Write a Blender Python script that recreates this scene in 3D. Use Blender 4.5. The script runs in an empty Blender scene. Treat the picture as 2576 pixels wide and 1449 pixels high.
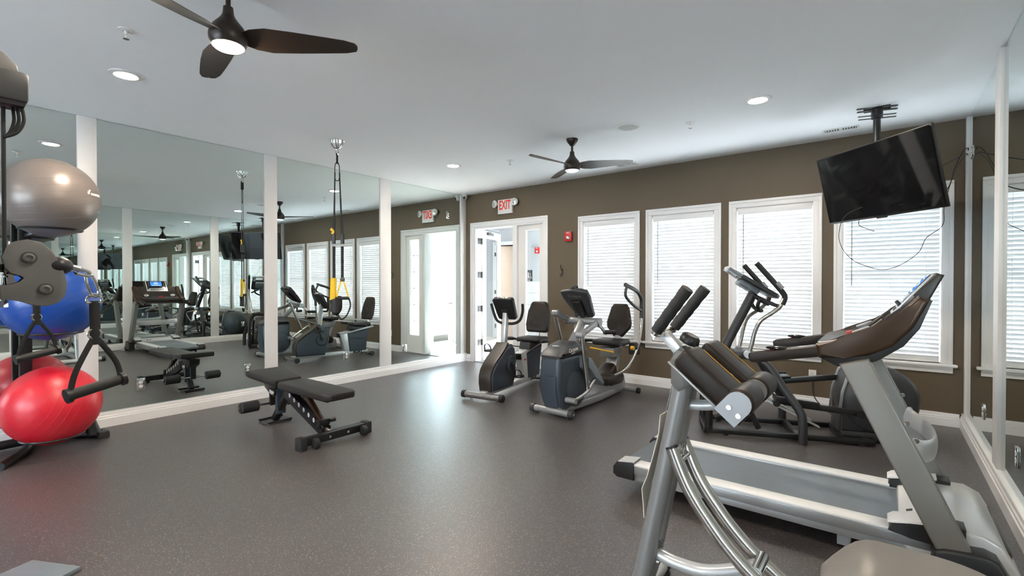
import bpy, bmesh, math, random
from mathutils import Vector as V, Matrix, Euler

random.seed(7)
S = bpy.context.scene
COL = S.collection
PI = math.pi
R = math.radians

# ------------------------------------------------------------------ camera
F_PX = 1205.12
cam_d = bpy.data.cameras.new('camera')
cam_d.sensor_fit = 'HORIZONTAL'; cam_d.sensor_width = 36.0
cam_d.lens = 36.0 * F_PX / 2576.0
cam_d.clip_start = 0.05; cam_d.clip_end = 300
cam = bpy.data.objects.new('camera', cam_d); COL.objects.link(cam)
cam.location = (0, 0, 1.428)
cam.rotation_euler = (PI / 2 - 0.009475, 0, 0.662783)
S.camera = cam

# ------------------------------------------------------------------ sky, exposure
W = bpy.data.worlds.new('sky'); S.world = W; W.use_nodes = True
SKY = W.node_tree.nodes['Background']
SKY.inputs['Color'].default_value = (0.78, 0.89, 1.0, 1)
SKY.inputs['Strength'].default_value = 18.0
sun_d = bpy.data.lights.new('sun', 'SUN'); sun_d.energy = 210.0; sun_d.angle = R(0.6); sun_d.color = (0.93, 0.97, 1.0)
sun = bpy.data.objects.new('sun', sun_d); COL.objects.link(sun)
sun.rotation_euler = (R(3), R(38), 0)      # sun over the right side of the building: lights the terrace and the entry hall
S.view_settings.view_transform = 'Standard'; S.view_settings.look = 'None'
S.view_settings.exposure = 0.38; S.view_settings.gamma = 1.0
S.view_settings.use_curve_mapping = False
LAMP = 560.0            # lens radiance of the recessed lamps
SLAT_TILT, SLAT_TRANS = -68.0, 0.018
cy = S.cycles
cy.max_bounces = 10; cy.diffuse_bounces = 4; cy.glossy_bounces = 8
cy.transmission_bounces = 6; cy.transparent_max_bounces = 12
cy.use_denoising = True; cy.sample_clamp_indirect = 8; cy.blur_glossy = 0.6
cy.caustics_reflective = True; cy.caustics_refractive = False

# ------------------------------------------------------------------ room numbers
XL, XR, YB, YF, H = -6.147, 0.631, 6.472, -4.4, 3.05

# ------------------------------------------------------------------ materials
MATS = {}
def pm(name, col, rough=0.5, metal=0.0, spec=0.5, noise=0.0, nscale=40, bump=0.0, bscale=200, coat=0.0, rvar=0.0):
    m = bpy.data.materials.new(name); m.use_nodes = True
    nt = m.node_tree; b = nt.nodes['Principled BSDF']
    b.inputs['Base Color'].default_value = (*col, 1)
    b.inputs['Roughness'].default_value = rough
    b.inputs['Metallic'].default_value = metal
    b.inputs['Specular IOR Level'].default_value = spec
    b.inputs['Coat Weight'].default_value = coat
    tc = nt.nodes.new('ShaderNodeTexCoord')
    if noise > 0 or rvar > 0:
        n = nt.nodes.new('ShaderNodeTexNoise'); n.inputs['Scale'].default_value = nscale
        n.inputs['Detail'].default_value = 3
        nt.links.new(tc.outputs['Object'], n.inputs['Vector'])
        if noise > 0:
            mx = nt.nodes.new('ShaderNodeMix'); mx.data_type = 'RGBA'
            mx.inputs['A'].default_value = (*[c * (1 - noise) for c in col], 1)
            mx.inputs['B'].default_value = (*[min(1, c * (1 + noise)) for c in col], 1)
            nt.links.new(n.outputs['Fac'], mx.inputs['Factor'])
            nt.links.new(mx.outputs['Result'], b.inputs['Base Color'])
        if rvar > 0:
            mr = nt.nodes.new('ShaderNodeMapRange')
            mr.inputs['To Min'].default_value = rough - rvar; mr.inputs['To Max'].default_value = rough + rvar
            nt.links.new(n.outputs['Fac'], mr.inputs['Value'])
            nt.links.new(mr.outputs['Result'], b.inputs['Roughness'])
    if bump > 0:
        n2 = nt.nodes.new('ShaderNodeTexNoise'); n2.inputs['Scale'].default_value = bscale
        nt.links.new(tc.outputs['Object'], n2.inputs['Vector'])
        bp = nt.nodes.new('ShaderNodeBump'); bp.inputs['Strength'].default_value = bump
        bp.inputs['Distance'].default_value = 0.002
        nt.links.new(n2.outputs['Fac'], bp.inputs['Height'])
        nt.links.new(bp.outputs['Normal'], b.inputs['Normal'])
    MATS[name] = m
    return m
def emis(name, col, strength):
    m = bpy.data.materials.new(name); m.use_nodes = True
    nt = m.node_tree; nt.nodes.remove(nt.nodes['Principled BSDF'])
    e = nt.nodes.new('ShaderNodeEmission')
    e.inputs['Color'].default_value = (*col, 1); e.inputs['Strength'].default_value = strength
    nt.links.new(e.outputs[0], nt.nodes['Material Output'].inputs['Surface'])
    MATS[name] = m
    return m

pm('ceiling_paint', (0.92, 0.925, 0.935), 0.85, noise=0.015, nscale=3, bump=0.05, bscale=300)
pm('taupe_paint', (0.112, 0.083, 0.050), 0.62, noise=0.03, nscale=2.5, bump=0.06, bscale=250)
pm('white_trim', (0.85, 0.84, 0.845), 0.35, noise=0.01, nscale=8)
pm('white_post', (0.81, 0.79, 0.785), 0.4, noise=0.015, nscale=5)
pm('white_plastic', (0.80, 0.79, 0.77), 0.4, noise=0.01)
pm('white_door', (0.84, 0.82, 0.80), 0.4, noise=0.01)
pm('peach_door', (0.72, 0.58, 0.47), 0.45, noise=0.04, nscale=6)
pm('grey_wall', (0.48, 0.49, 0.52), 0.7, noise=0.02, nscale=4)
pm('white_tile', (0.82, 0.82, 0.82), 0.2, noise=0.02, nscale=6)
pm('pale_floor_tile', (0.62, 0.56, 0.50), 0.3, noise=0.08, nscale=6)
pm('black_plastic', (0.010, 0.010, 0.011), 0.42, noise=0.1, nscale=60, bump=0.05)
pm('black_gloss', (0.010, 0.010, 0.012), 0.12, noise=0.05)
pm('black_metal', (0.009, 0.009, 0.010), 0.33, noise=0.1, nscale=30)
pm('black_rubber', (0.013, 0.013, 0.014), 0.62, noise=0.15, nscale=80, bump=0.1)
pm('black_leather', (0.019, 0.017, 0.016), 0.45, spec=0.3, noise=0.1, nscale=40, bump=0.25, bscale=420)
pm('brown_leather', (0.019, 0.013, 0.010), 0.42, spec=0.3, noise=0.12, nscale=40, bump=0.25, bscale=420)
pm('brown_black', (0.022, 0.015, 0.011), 0.36, noise=0.1, nscale=30)
pm('bronze_panel', (0.050, 0.027, 0.014), 0.33, metal=0.3, noise=0.1, nscale=20)
pm('gunmetal', (0.058, 0.058, 0.062), 0.4, noise=0.06, nscale=60)
pm('dark_bronze', (0.022, 0.014, 0.010), 0.38, metal=0.2, noise=0.1)
pm('chrome', (0.72, 0.71, 0.69), 0.14, metal=1.0, noise=0.04, nscale=60)
pm('steel_tube', (0.60, 0.57, 0.53), 0.22, metal=1.0, noise=0.06, nscale=50)
pm('silver_paint', (0.33, 0.335, 0.34), 0.34, metal=0.55, noise=0.03, nscale=120)
pm('light_silver', (0.62, 0.63, 0.64), 0.3, metal=0.35, noise=0.03, nscale=100)
pm('grey_upright', (0.235, 0.225, 0.21), 0.42, metal=0.35, noise=0.04, nscale=150)
pm('white_rail', (0.82, 0.82, 0.83), 0.35, noise=0.02, nscale=60, bump=0.06)
pm('slate_plastic', (0.036, 0.048, 0.066), 0.36, noise=0.06, nscale=50)
pm('slate_light', (0.16, 0.19, 0.22), 0.4, noise=0.05, nscale=50)
pm('charcoal', (0.030, 0.030, 0.033), 0.42, noise=0.08, nscale=60)
pm('grey_plate', (0.16, 0.157, 0.152), 0.48, metal=0.35, noise=0.05, nscale=60)
pm('grey_seat', (0.20, 0.180, 0.165), 0.36, noise=0.05, nscale=30, bump=0.15, bscale=300)
pm('belt', (0.13, 0.150, 0.175), 0.36, noise=0.14, nscale=18, bump=0.12, bscale=500)
pm('red_plastic', (0.50, 0.012, 0.012), 0.35, noise=0.04)
pm('red_letter', (0.80, 0.02, 0.01), 0.5, noise=0.02)
pm('red_ball', (0.60, 0.010, 0.026), 0.36, noise=0.05, nscale=6, spec=0.6)
pm('blue_ball', (0.006, 0.055, 0.30), 0.30, noise=0.05, nscale=6, spec=0.6)
pm('grey_ball', (0.20, 0.17, 0.155), 0.34, metal=0.25, noise=0.05, nscale=6)
pm('logo_white', (0.78, 0.75, 0.72), 0.5, noise=0.03)
pm('yellow_web', (0.78, 0.48, 0.01), 0.6, noise=0.08, nscale=90)
pm('yellow_lever', (0.70, 0.38, 0.02), 0.4, noise=0.06)
pm('black_web', (0.013, 0.013, 0.013), 0.75, noise=0.2, nscale=150, bump=0.2)
pm('paper_plate', (0.70, 0.66, 0.60), 0.45, noise=0.05, nscale=30)
pm('clear_plate', (0.66, 0.70, 0.69), 0.08, metal=0.9, noise=0.02)
pm('foliage', (0.10, 0.19, 0.07), 0.7, noise=0.5, nscale=5)
pm('bark', (0.12, 0.08, 0.05), 0.8, noise=0.3, nscale=9)
pm('concrete', (0.17, 0.175, 0.18), 0.8, noise=0.1, nscale=1.5)
pm('pool_water', (0.06, 0.50, 0.58), 0.08, noise=0.15, nscale=1.2)
pm('sling_white', (0.75, 0.74, 0.72), 0.6, noise=0.03)
pm('tv_screen', (0.006, 0.006, 0.007), 0.035, noise=0.05)
pm('vent_dark', (0.10, 0.10, 0.10), 0.6, noise=0.05)
pm('speaker_grille', (0.50, 0.50, 0.49), 0.6, noise=0.12, nscale=400)
emis('lamp_lens', (1.0, 0.86, 0.69), LAMP)
emis('unlit_lens_glow', (0.9, 0.92, 1.0), 1.6)  # pale glow put on the far fan's lens, which is not lit
emis('screen_blue', (0.06, 0.22, 0.90), 1.4)
emis('screen_white', (0.55, 0.70, 1.0), 1.8)
emis('strobe_led', (1.0, 0.15, 0.1), 1.0)

def mirror_mat():
    m = bpy.data.materials.new('mirror_glass'); m.use_nodes = True
    nt = m.node_tree; b = nt.nodes['Principled BSDF']
    b.inputs['Metallic'].default_value = 1.0
    b.inputs['Roughness'].default_value = 0.0
    tc = nt.nodes.new('ShaderNodeTexCoord'); n = nt.nodes.new('ShaderNodeTexNoise'); n.inputs['Scale'].default_value = 1.5
    mx = nt.nodes.new('ShaderNodeMix'); mx.data_type = 'RGBA'
    mx.inputs['A'].default_value = (0.77, 0.835, 0.81, 1); mx.inputs['B'].default_value = (0.80, 0.855, 0.835, 1)
    nt.links.new(tc.outputs['Object'], n.inputs['Vector']); nt.links.new(n.outputs['Fac'], mx.inputs['Factor'])
    nt.links.new(mx.outputs['Result'], b.inputs['Base Color'])
    MATS['mirror_glass'] = m
mirror_mat()
def glass_mat(name, tint=(0.95, 0.97, 0.97), refl=0.06):
    m = bpy.data.materials.new(name); m.use_nodes = True
    nt = m.node_tree; nt.nodes.remove(nt.nodes['Principled BSDF'])
    t = nt.nodes.new('ShaderNodeBsdfTransparent'); t.inputs[0].default_value = (*tint, 1)
    g = nt.nodes.new('ShaderNodeBsdfGlossy'); g.inputs['Roughness'].default_value = 0.0
    mx = nt.nodes.new('ShaderNodeMixShader'); mx.inputs[0].default_value = refl
    nt.links.new(t.outputs[0], mx.inputs[1]); nt.links.new(g.outputs[0], mx.inputs[2])
    nt.links.new(mx.outputs[0], nt.nodes['Material Output'].inputs['Surface'])
    MATS[name] = m
glass_mat('window_glass')
glass_mat('tinted_glass', (0.84, 0.87, 0.87), 0.05)
def slat_mat():
    m = bpy.data.materials.new('blind_slat'); m.use_nodes = True
    nt = m.node_tree; b = nt.nodes['Principled BSDF']
    b.inputs['Base Color'].default_value = (0.86, 0.86, 0.86, 1); b.inputs['Roughness'].default_value = 0.45
    t = nt.nodes.new('ShaderNodeBsdfTranslucent')
    tc = nt.nodes.new('ShaderNodeTexCoord'); n = nt.nodes.new('ShaderNodeTexNoise'); n.inputs['Scale'].default_value = 12
    mc = nt.nodes.new('ShaderNodeMix'); mc.data_type = 'RGBA'
    mc.inputs['A'].default_value = (0.80, 0.81, 0.82, 1); mc.inputs['B'].default_value = (0.90, 0.90, 0.90, 1)
    nt.links.new(tc.outputs['Object'], n.inputs['Vector']); nt.links.new(n.outputs['Fac'], mc.inputs['Factor'])
    nt.links.new(mc.outputs['Result'], t.inputs['Color'])
    mx = nt.nodes.new('ShaderNodeMixShader'); mx.inputs[0].default_value = SLAT_TRANS
    nt.links.new(b.outputs[0], mx.inputs[1]); nt.links.new(t.outputs[0], mx.inputs[2])
    nt.links.new(mx.outputs[0], nt.nodes['Material Output'].inputs['Surface'])
    MATS['blind_slat'] = m
slat_mat()
def floor_mat():
    m = bpy.data.materials.new('speckled_rubber'); m.use_nodes = True
    nt = m.node_tree; b = nt.nodes['Principled BSDF']
    tc = nt.nodes.new('ShaderNodeTexCoord')
    vo = nt.nodes.new('ShaderNodeTexVoronoi'); vo.inputs['Scale'].default_value = 130
    vo.inputs['Randomness'].default_value = 1.0
    nt.links.new(tc.outputs['Object'], vo.inputs['Vector'])
    # flecks: small discs round each cell centre, only in some cells
    ramp = nt.nodes.new('ShaderNodeMath'); ramp.operation = 'LESS_THAN'; ramp.inputs[1].default_value = 0.30
    nt.links.new(vo.outputs['Distance'], ramp.inputs[0])
    sep = nt.nodes.new('ShaderNodeSeparateColor'); nt.links.new(vo.outputs['Color'], sep.inputs[0])
    pick = nt.nodes.new('ShaderNodeMath'); pick.operation = 'GREATER_THAN'; pick.inputs[1].default_value = 0.55
    nt.links.new(sep.outputs[0], pick.inputs[0])
    mul = nt.nodes.new('ShaderNodeMath'); mul.operation = 'MULTIPLY'
    nt.links.new(ramp.outputs[0], mul.inputs[0]); nt.links.new(pick.outputs[0], mul.inputs[1])
    cr = nt.nodes.new('ShaderNodeValToRGB'); cr.color_ramp.interpolation = 'CONSTANT'
    e = cr.color_ramp.elements
    e[0].position = 0.0; e[0].color = (0.30, 0.30, 0.30, 1)
    e[1].position = 0.45; e[1].color = (0.30, 0.20, 0.11, 1)
    x = e.new(0.75); x.color = (0.16, 0.18, 0.22, 1)
    nt.links.new(sep.outputs[1], cr.inputs[0])
    no = nt.nodes.new('ShaderNodeTexNoise'); no.inputs['Scale'].default_value = 1.2; no.inputs['Detail'].default_value = 4
    nt.links.new(tc.outputs['Object'], no.inputs['Vector'])
    base = nt.nodes.new('ShaderNodeMix'); base.data_type = 'RGBA'
    base.inputs['A'].default_value = (0.044, 0.036, 0.037, 1); base.inputs['B'].default_value = (0.062, 0.052, 0.053, 1)
    nt.links.new(no.outputs['Fac'], base.inputs['Factor'])
    mx = nt.nodes.new('ShaderNodeMix'); mx.data_type = 'RGBA'
    nt.links.new(mul.outputs[0], mx.inputs['Factor'])
    nt.links.new(base.outputs['Result'], mx.inputs['A']); nt.links.new(cr.outputs[0], mx.inputs['B'])
    nt.links.new(mx.outputs['Result'], b.inputs['Base Color'])
    b.inputs['Specular IOR Level'].default_value = 1.0
    b.inputs['Coat Weight'].default_value = 0.35; b.inputs['Coat Roughness'].default_value = 0.34
    mr = nt.nodes.new('ShaderNodeMapRange'); mr.inputs['To Min'].default_value = 0.36; mr.inputs['To Max'].default_value = 0.48
    nt.links.new(no.outputs['Fac'], mr.inputs['Value']); nt.links.new(mr.outputs['Result'], b.inputs['Roughness'])
    n2 = nt.nodes.new('ShaderNodeTexNoise'); n2.inputs['Scale'].default_value = 180
    nt.links.new(tc.outputs['Object'], n2.inputs['Vector'])
    bp = nt.nodes.new('ShaderNodeBump'); bp.inputs['Strength'].default_value = 0.18; bp.inputs['Distance'].default_value = 0.002
    nt.links.new(n2.outputs['Fac'], bp.inputs['Height']); nt.links.new(bp.outputs['Normal'], b.inputs['Normal'])
    MATS['speckled_rubber'] = m
floor_mat()

# ------------------------------------------------------------------ mesh helpers
def catmull(pts, k=6):
    pts = [V(p) for p in pts]
    if len(pts) < 3: return pts
    out = []
    for i in range(len(pts) - 1):
        p0 = pts[max(i - 1, 0)]; p1 = pts[i]; p2 = pts[i + 1]; p3 = pts[min(i + 2, len(pts) - 1)]
        for j in range(k):
            t = j / k
            out.append(0.5 * ((2 * p1) + (p2 - p0) * t + (2 * p0 - 5 * p1 + 4 * p2 - p3) * t * t + (3 * p1 - p0 - 3 * p2 + p3) * t ** 3))
    out.append(pts[-1])
    return out
class MB:
    def __init__(s): s.bm = bmesh.new()
    def box(s, c, d, rot=(0, 0, 0), bev=0.0, seg=2):
        M = Matrix.Translation(V(c)) @ Euler(rot).to_matrix().to_4x4() @ Matrix.Diagonal((d[0], d[1], d[2], 1))
        r = bmesh.ops.create_cube(s.bm, size=1, matrix=M)
        if bev > 0:
            ed = list({e for v in r['verts'] for e in v.link_edges})
            bmesh.ops.bevel(s.bm, geom=ed, offset=min(bev, min(d) * 0.49), segments=seg, profile=0.5, affect='EDGES')
        return s
    def b6(s, x0, x1, y0, y1, z0, z1, bev=0.0, seg=2):
        return s.box(((x0 + x1) / 2, (y0 + y1) / 2, (z0 + z1) / 2), (x1 - x0, y1 - y0, z1 - z0), bev=bev, seg=seg)
    def bar(s, p0, p1, w, h, bev=0.004, up=(0, 0, 1)):
        """rectangular bar from p0 to p1; h along 'up', w across"""
        p0 = V(p0); p1 = V(p1); d = p1 - p0; L = d.length; d.normalize()
        u = V(up); sx = d.cross(u)
        if sx.length < 1e-4: sx = d.cross(V((1, 0, 0)))
        sx.normalize(); u = sx.cross(d)
        M3 = Matrix((sx, u, d)).transposed()
        M = Matrix.Translation((p0 + p1) / 2) @ M3.to_4x4() @ Matrix.Diagonal((w, h, L, 1))
        r = bmesh.ops.create_cube(s.bm, size=1, matrix=M)
        if bev > 0:
            ed = list({e for v in r['verts'] for e in v.link_edges})
            bmesh.ops.bevel(s.bm, geom=ed, offset=min(bev, min(w, h) * 0.49), segments=2, profile=0.5, affect='EDGES')
        return s
    def cyl(s, p0, p1, r0, r1=None, n=20):
        r1 = r0 if r1 is None else r1
        p0 = V(p0); p1 = V(p1); d = p1 - p0
        M = Matrix.Translation((p0 + p1) / 2) @ d.to_track_quat('Z', 'Y').to_matrix().to_4x4()
        bmesh.ops.create_cone(s.bm, cap_ends=True, segments=n, radius1=r0, radius2=r1, depth=d.length, matrix=M)
        return s
    def tube(s, pts, r, n=12, k=6, smooth=True, closed=False, flat=1.0, up=None):
        P = catmull(pts, k) if smooth else [V(p) for p in pts]
        N = len(P); rings = []
        ref = None
        for i, p in enumerate(P):
            if closed: t = P[(i + 1) % N] - P[i - 1]
            else: t = P[min(i + 1, N - 1)] - P[max(i - 1, 0)]
            t.normalize()
            if up is not None: a = V(up) - t * t.dot(V(up))
            elif ref is None:
                a = V((0, 0, 1)) if abs(t.z) < 0.9 else V((1, 0, 0)); a = a - t * a.dot(t)
            else: a = ref - t * ref.dot(t)
            a.normalize(); ref = a; b = t.cross(a)
            rr = r[min(len(r) - 1, int(i * len(r) / N))] if isinstance(r, (list, tuple)) else r
            rings.append([s.bm.verts.new(p + a * (rr * math.cos(2 * PI * j / n)) + b * (rr * flat * math.sin(2 * PI * j / n))) for j in range(n)])
        M = N if closed else N - 1
        for i in range(M):
            A = rings[i]; B = rings[(i + 1) % N]
            for j in range(n):
                s.bm.faces.new((A[j], A[(j + 1) % n], B[(j + 1) % n], B[j]))
        if not closed:
            s.bm.faces.new(list(reversed(rings[0]))); s.bm.faces.new(rings[-1])
        return s
    def lathe(s, prof, c=(0, 0, 0), axis='z', n=28):
        c = V(c); rings = []
        for (r, z) in prof:
            ring = []
            for j in range(n):
                a = 2 * PI * j / n; x, y = r * math.cos(a), r * math.sin(a)
                v = V((x, y, z)) if axis == 'z' else (V((z, x, y)) if axis == 'x' else V((y, z, x)))
                ring.append(s.bm.verts.new(c + v))
            rings.append(ring)
        for i in range(len(rings) - 1):
            A, B = rings[i], rings[i + 1]
            for j in range(n): s.bm.faces.new((A[j], A[(j + 1) % n], B[(j + 1) % n], B[j]))
        s.bm.faces.new(list(reversed(rings[0]))); s.bm.faces.new(rings[-1])
        return s
    def prism(s, pts, axis, a0, a1, bev=0.0, seg=2):
        def mk(p, a): return {'x': (a, p[0], p[1]), 'y': (p[0], a, p[1]), 'z': (p[0], p[1], a)}[axis]
        A = [s.bm.verts.new(mk(p, a0)) for p in pts]; B = [s.bm.verts.new(mk(p, a1)) for p in pts]
        n = len(pts); fs = [s.bm.faces.new(A), s.bm.faces.new(list(reversed(B)))]
        for i in range(n): fs.append(s.bm.faces.new((A[i], B[i], B[(i + 1) % n], A[(i + 1) % n])))
        if bev > 0:
            ed = list({e for f in fs[:2] for e in f.edges})
            bmesh.ops.bevel(s.bm, geom=ed, offset=bev, segments=seg, profile=0.5, affect='EDGES')
        return s
    def sph(s, c, r, n=24, m=14):
        r = (r, r, r) if not isinstance(r, (tuple, list)) else r
        M = Matrix.Translation(V(c)) @ Matrix.Diagonal((*r, 1))
        bmesh.ops.create_uvsphere(s.bm, u_segments=n, v_segments=m, radius=1, matrix=M)
        return s
    def torus(s, c, R_, r, axis='z', n=28, m=8, sx=1.0, sy=1.0):
        pts = []
        for i in range(n):
            a = 2 * PI * i / n; u, w = R_ * sx * math.cos(a), R_ * sy * math.sin(a)
            pts.append(V(c) + (V((u, w, 0)) if axis == 'z' else (V((0, u, w)) if axis == 'x' else V((u, 0, w)))))
        return s.tube(pts, r, n=m, smooth=False, closed=True)
    def xf(s, M):
        bmesh.ops.transform(s.bm, matrix=M, verts=s.bm.verts[:]); return s
    def build(s, name, mat, parent=None, ang=38, label=None):
        bmesh.ops.recalc_face_normals(s.bm, faces=s.bm.faces[:])
        me = bpy.data.meshes.new(name); s.bm.to_mesh(me); s.bm.free()
        for p in me.polygons: p.use_smooth = True
        me.set_sharp_from_angle(angle=R(ang))
        return link(name, me, mat, parent, label)
def link(name, me, mat, parent=None, label=None):
    o = bpy.data.objects.new(name, me); COL.objects.link(o)
    if mat is not None and not me.materials: me.materials.append(MATS[mat] if isinstance(mat, str) else mat)
    if parent is not None: o.parent = parent
    if label: o['label'] = label
    return o
def thing(name, label, cat, loc=(0, 0, 0), rz=0.0, group=None):
    o = bpy.data.objects.new(name, None); COL.objects.link(o)
    o.location = loc; o.rotation_euler = (0, 0, rz); o.empty_display_size = 0.1
    o['label'] = label; o['category'] = cat
    if group: o['group'] = group
    return o
def tag(o, label, cat, group=None):
    o['label'] = label; o['category'] = cat
    if group: o['group'] = group
    return o
def struct(o, label=None):
    o['kind'] = 'structure'
    if label: o['label'] = label
    return o
def text(name, s, size, mat, parent, M, extrude=0.001, bold=0.0, sx=1.0):
    cu = bpy.data.curves.new(name, 'FONT'); cu.body = s; cu.size = size; cu.extrude = extrude; cu.offset = bold
    cu.align_x = 'CENTER'; cu.align_y = 'CENTER'; cu.resolution_u = 3
    tmp = bpy.data.objects.new('tmp_text', cu); COL.objects.link(tmp)
    dg = bpy.context.evaluated_depsgraph_get(); dg.update()
    me = bpy.data.meshes.new_from_object(tmp.evaluated_get(dg))
    bpy.data.objects.remove(tmp)
    o = link(name, me, mat, parent)
    me.transform(M @ Matrix.Diagonal((sx, 1, 1, 1)))
    return o
def frame3(origin, ex, ey):
    """matrix whose local x,y axes are ex,ey (for text: x = reading direction, y = up)"""
    ex = V(ex).normalized(); ey = V(ey); ey = (ey - ex * ey.dot(ex)).normalized(); ez = ex.cross(ey)
    M = Matrix((ex, ey, ez)).transposed().to_4x4(); M.translation = V(origin); return M
def dup(o, parent=None, **kw):
    c = o.copy(); COL.objects.link(c); c.parent = parent
    for ch in list(o.children): dup(ch, c)
    for k, v in kw.items(): setattr(c, k, v)
    return c

# ================================================================== THE ROOM
struct(MB().b6(XL - 0.2, XR + 0.2, YF - 0.2, YB + 0.16, -0.12, 0.0).build('floor', 'speckled_rubber'))
struct(MB().b6(XL - 0.2, XR + 0.2, YF - 0.2, YB + 0.16, H, H + 0.25).build('ceiling', 'ceiling_paint'))
struct(MB().b6(XL - 0.2, XL - 0.012, YF - 0.2, YB + 0.16, 0, H).build('wall_left', 'taupe_paint'))
struct(MB().b6(XR + 0.012, XR + 0.2, YF - 0.2, YB + 0.16, 0, H).build('wall_right', 'taupe_paint'))
ADDED_WIN = [(-5.0, -3.45), (-2.75, -1.2)]  # openings for unseen windows, added to brighten the room and ceiling
mb = MB(); xs = [XL - 0.012] + [v for w_ in ADDED_WIN for v in w_] + [XR + 0.012]
for i in range(len(xs) - 1):
    if i % 2 == 0: mb.b6(xs[i], xs[i + 1], YF - 0.2, YF, 0, H)
    else: mb.b6(xs[i], xs[i + 1], YF - 0.2, YF, 0, 0.62).b6(xs[i], xs[i + 1], YF - 0.2, YF, 2.45, H)
struct(mb.build('wall_front', 'taupe_paint'))

# back wall with openings
DOOR = (-5.925, -4.395, 0.0, 2.445)
WINS = [(-3.75, -2.752), (-2.662, -1.662), (-1.568, -0.575), (-0.465, 0.530)]
CAS = 0.085
WZ0, WZ1 = 0.62, 2.372
opens = [DOOR] + [(a + CAS, b - CAS, WZ0, WZ1) for a, b in WINS]
xs = sorted({XL - 0.012, XR + 0.012, *[o[0] for o in opens], *[o[1] for o in opens]})
mb = MB()
for i in range(len(xs) - 1):
    a, b = xs[i], xs[i + 1]; m = (a + b) / 2
    op = [o for o in opens if o[0] < m < o[1]]
    if not op: mb.b6(a, b, YB, YB + 0.16, 0, H)
    else:
        o = op[0]
        if o[2] > 0: mb.b6(a, b, YB, YB + 0.16, 0, o[2])
        mb.b6(a, b, YB, YB + 0.16, o[3], H)
bmesh.ops.remove_doubles(mb.bm, verts=mb.bm.verts[:], dist=1e-5)
struct(mb.build('wall_back', 'taupe_paint'))

# wall mirrors, posts and ledge boards
def mirror_pane(x0, x1, y0, y1, label, group):
    o = MB().b6(x0, x1, y0, y1, 0.142, H - 0.004).build('wall_mirror', 'mirror_glass')
    tag(o, label, 'mirror')
    return o
LP = [(-0.70, -0.55), (1.066, 1.212), (2.829, 2.984), (4.567, 4.767), (6.335, YB - 0.002)]
RP = [(-0.44, -0.28), (1.27, 1.43), (2.965, 3.13), (4.665, 4.84), (6.40, YB - 0.002)]
names_l = [('wall mirror standing behind the rack of exercise balls', -0.55, 1.066),
           ('widest left wall mirror, right of the ball rack, showing the treadmill', 1.212, 2.829),
           ('left wall mirror behind the yellow suspension straps', 2.984, 4.567),
           ('narrow left wall mirror nearest the door, showing the reversed exit sign', 4.767, 6.335)]
for lab, a, b in names_l: mirror_pane(XL - 0.010, XL, a + 0.001, b - 0.001, lab, 'left')
names_r = [('right wall mirror nearest the camera, left out of the direct view', -0.28, 1.27),
           ('right wall mirror beside the kneeling abdominal machine', 1.43, 2.965),
           ('right wall mirror in front of the treadmill', 3.13, 4.665),
           ('right wall mirror nearest the window wall, under the hanging television', 4.84, 6.40)]
for lab, a, b in names_r: mirror_pane(XR, XR + 0.010, a + 0.001, b - 0.001, lab, 'right')
n = 0
for a, b in LP:
    n += 1; struct(MB().b6(XL - 0.012, XL + 0.018, a, b, 0.142, H - 0.001, bev=0.003).build('trim_%d' % n, 'white_post'), 'white vertical board between left wall mirrors')
for a, b in RP:
    n += 1; struct(MB().b6(XR - 0.022, XR + 0.012, a, b, 0.142, H - 0.001, bev=0.003).build('trim_%d' % n, 'white_post'), 'white vertical board between right wall mirrors')
def base_prof(s, d=0.05, h=0.142):
    """baseboard section, distance from the wall and height"""
    return [(0, 0), (s * d, 0), (s * d, h * 0.60), (s * (d - 0.008), h * 0.64), (s * (d - 0.008), h * 0.74), (s * (d - 0.015), h * 0.80), (s * (d - 0.016), h * 0.97), (s * (d - 0.02), h), (0, h)]
struct(MB().prism([(XL - 0.012 + (0.012 if x else 0) + x, z) for x, z in base_prof(1)], 'y', YF, YB).build('baseboard_left', 'white_trim', ang=20))
struct(MB().prism([(XR + 0.012 - (0.012 if x else 0) + x, z) for x, z in base_prof(-1)], 'y', YF, YB).build('baseboard_right', 'white_trim', ang=20))
bp = base_prof(-1, 0.035, 0.128)
struct(MB().prism([(YB + 0.001 + y, z) for y, z in bp], 'x', -4.31, XR - 0.05).prism([(YB + 0.001 + y, z) for y, z in bp], 'x', XL + 0.05, -6.01).build('baseboard_back', 'white_trim', ang=20))
struct(MB().prism([(YF - 0.001 - y, z) for y, z in bp], 'x', XL + 0.05, XR - 0.05).build('baseboard_front', 'white_trim', ang=20))

# ------------------------------------------------------------------ windows with casings, sashes, panes
def casing(mb, x0, x1, z0, z1, w, y, sides='LRT'):
    """stepped casing boards round an opening (x0..x1,z0..z1), standing proud of wall face y"""
    for (o, t) in ((0.0, 0.020), (w * 0.28, 0.013)):
        pass
    def board(xa, xb, za, zb):
        mb.b6(xa, xb, y - 0.020, y + 0.002, za, zb, bev=0.003)
    if 'L' in sides: board(x0 - w, x0 - w * 0.62, z0, z1 + w * 0.62)
    if 'R' in sides: board(x1 + w * 0.62, x1 + w, z0, z1 + w * 0.62)
    if 'T' in sides: board(x0 - w, x1 + w, z1 + w * 0.62, z1 + w)
    def inner(xa, xb, za, zb):
        mb.b6(xa, xb, y - 0.012, y + 0.002, za, zb, bev=0.002)
    if 'L' in sides: inner(x0 - w * 0.63, x0, z0, z1)
    if 'R' in sides: inner(x1, x1 + w * 0.63, z0, z1)
    if 'T' in sides: inner(x0 - w * 0.63, x1 + w * 0.63, z1, z1 + w * 0.63)
    return mb
slat_me = None
WLAB = ['leftmost of the four windows, beside the red fire alarm', 'second of the four windows from the door', 'third of the four windows from the door', 'rightmost of the four windows, behind the television']
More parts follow.
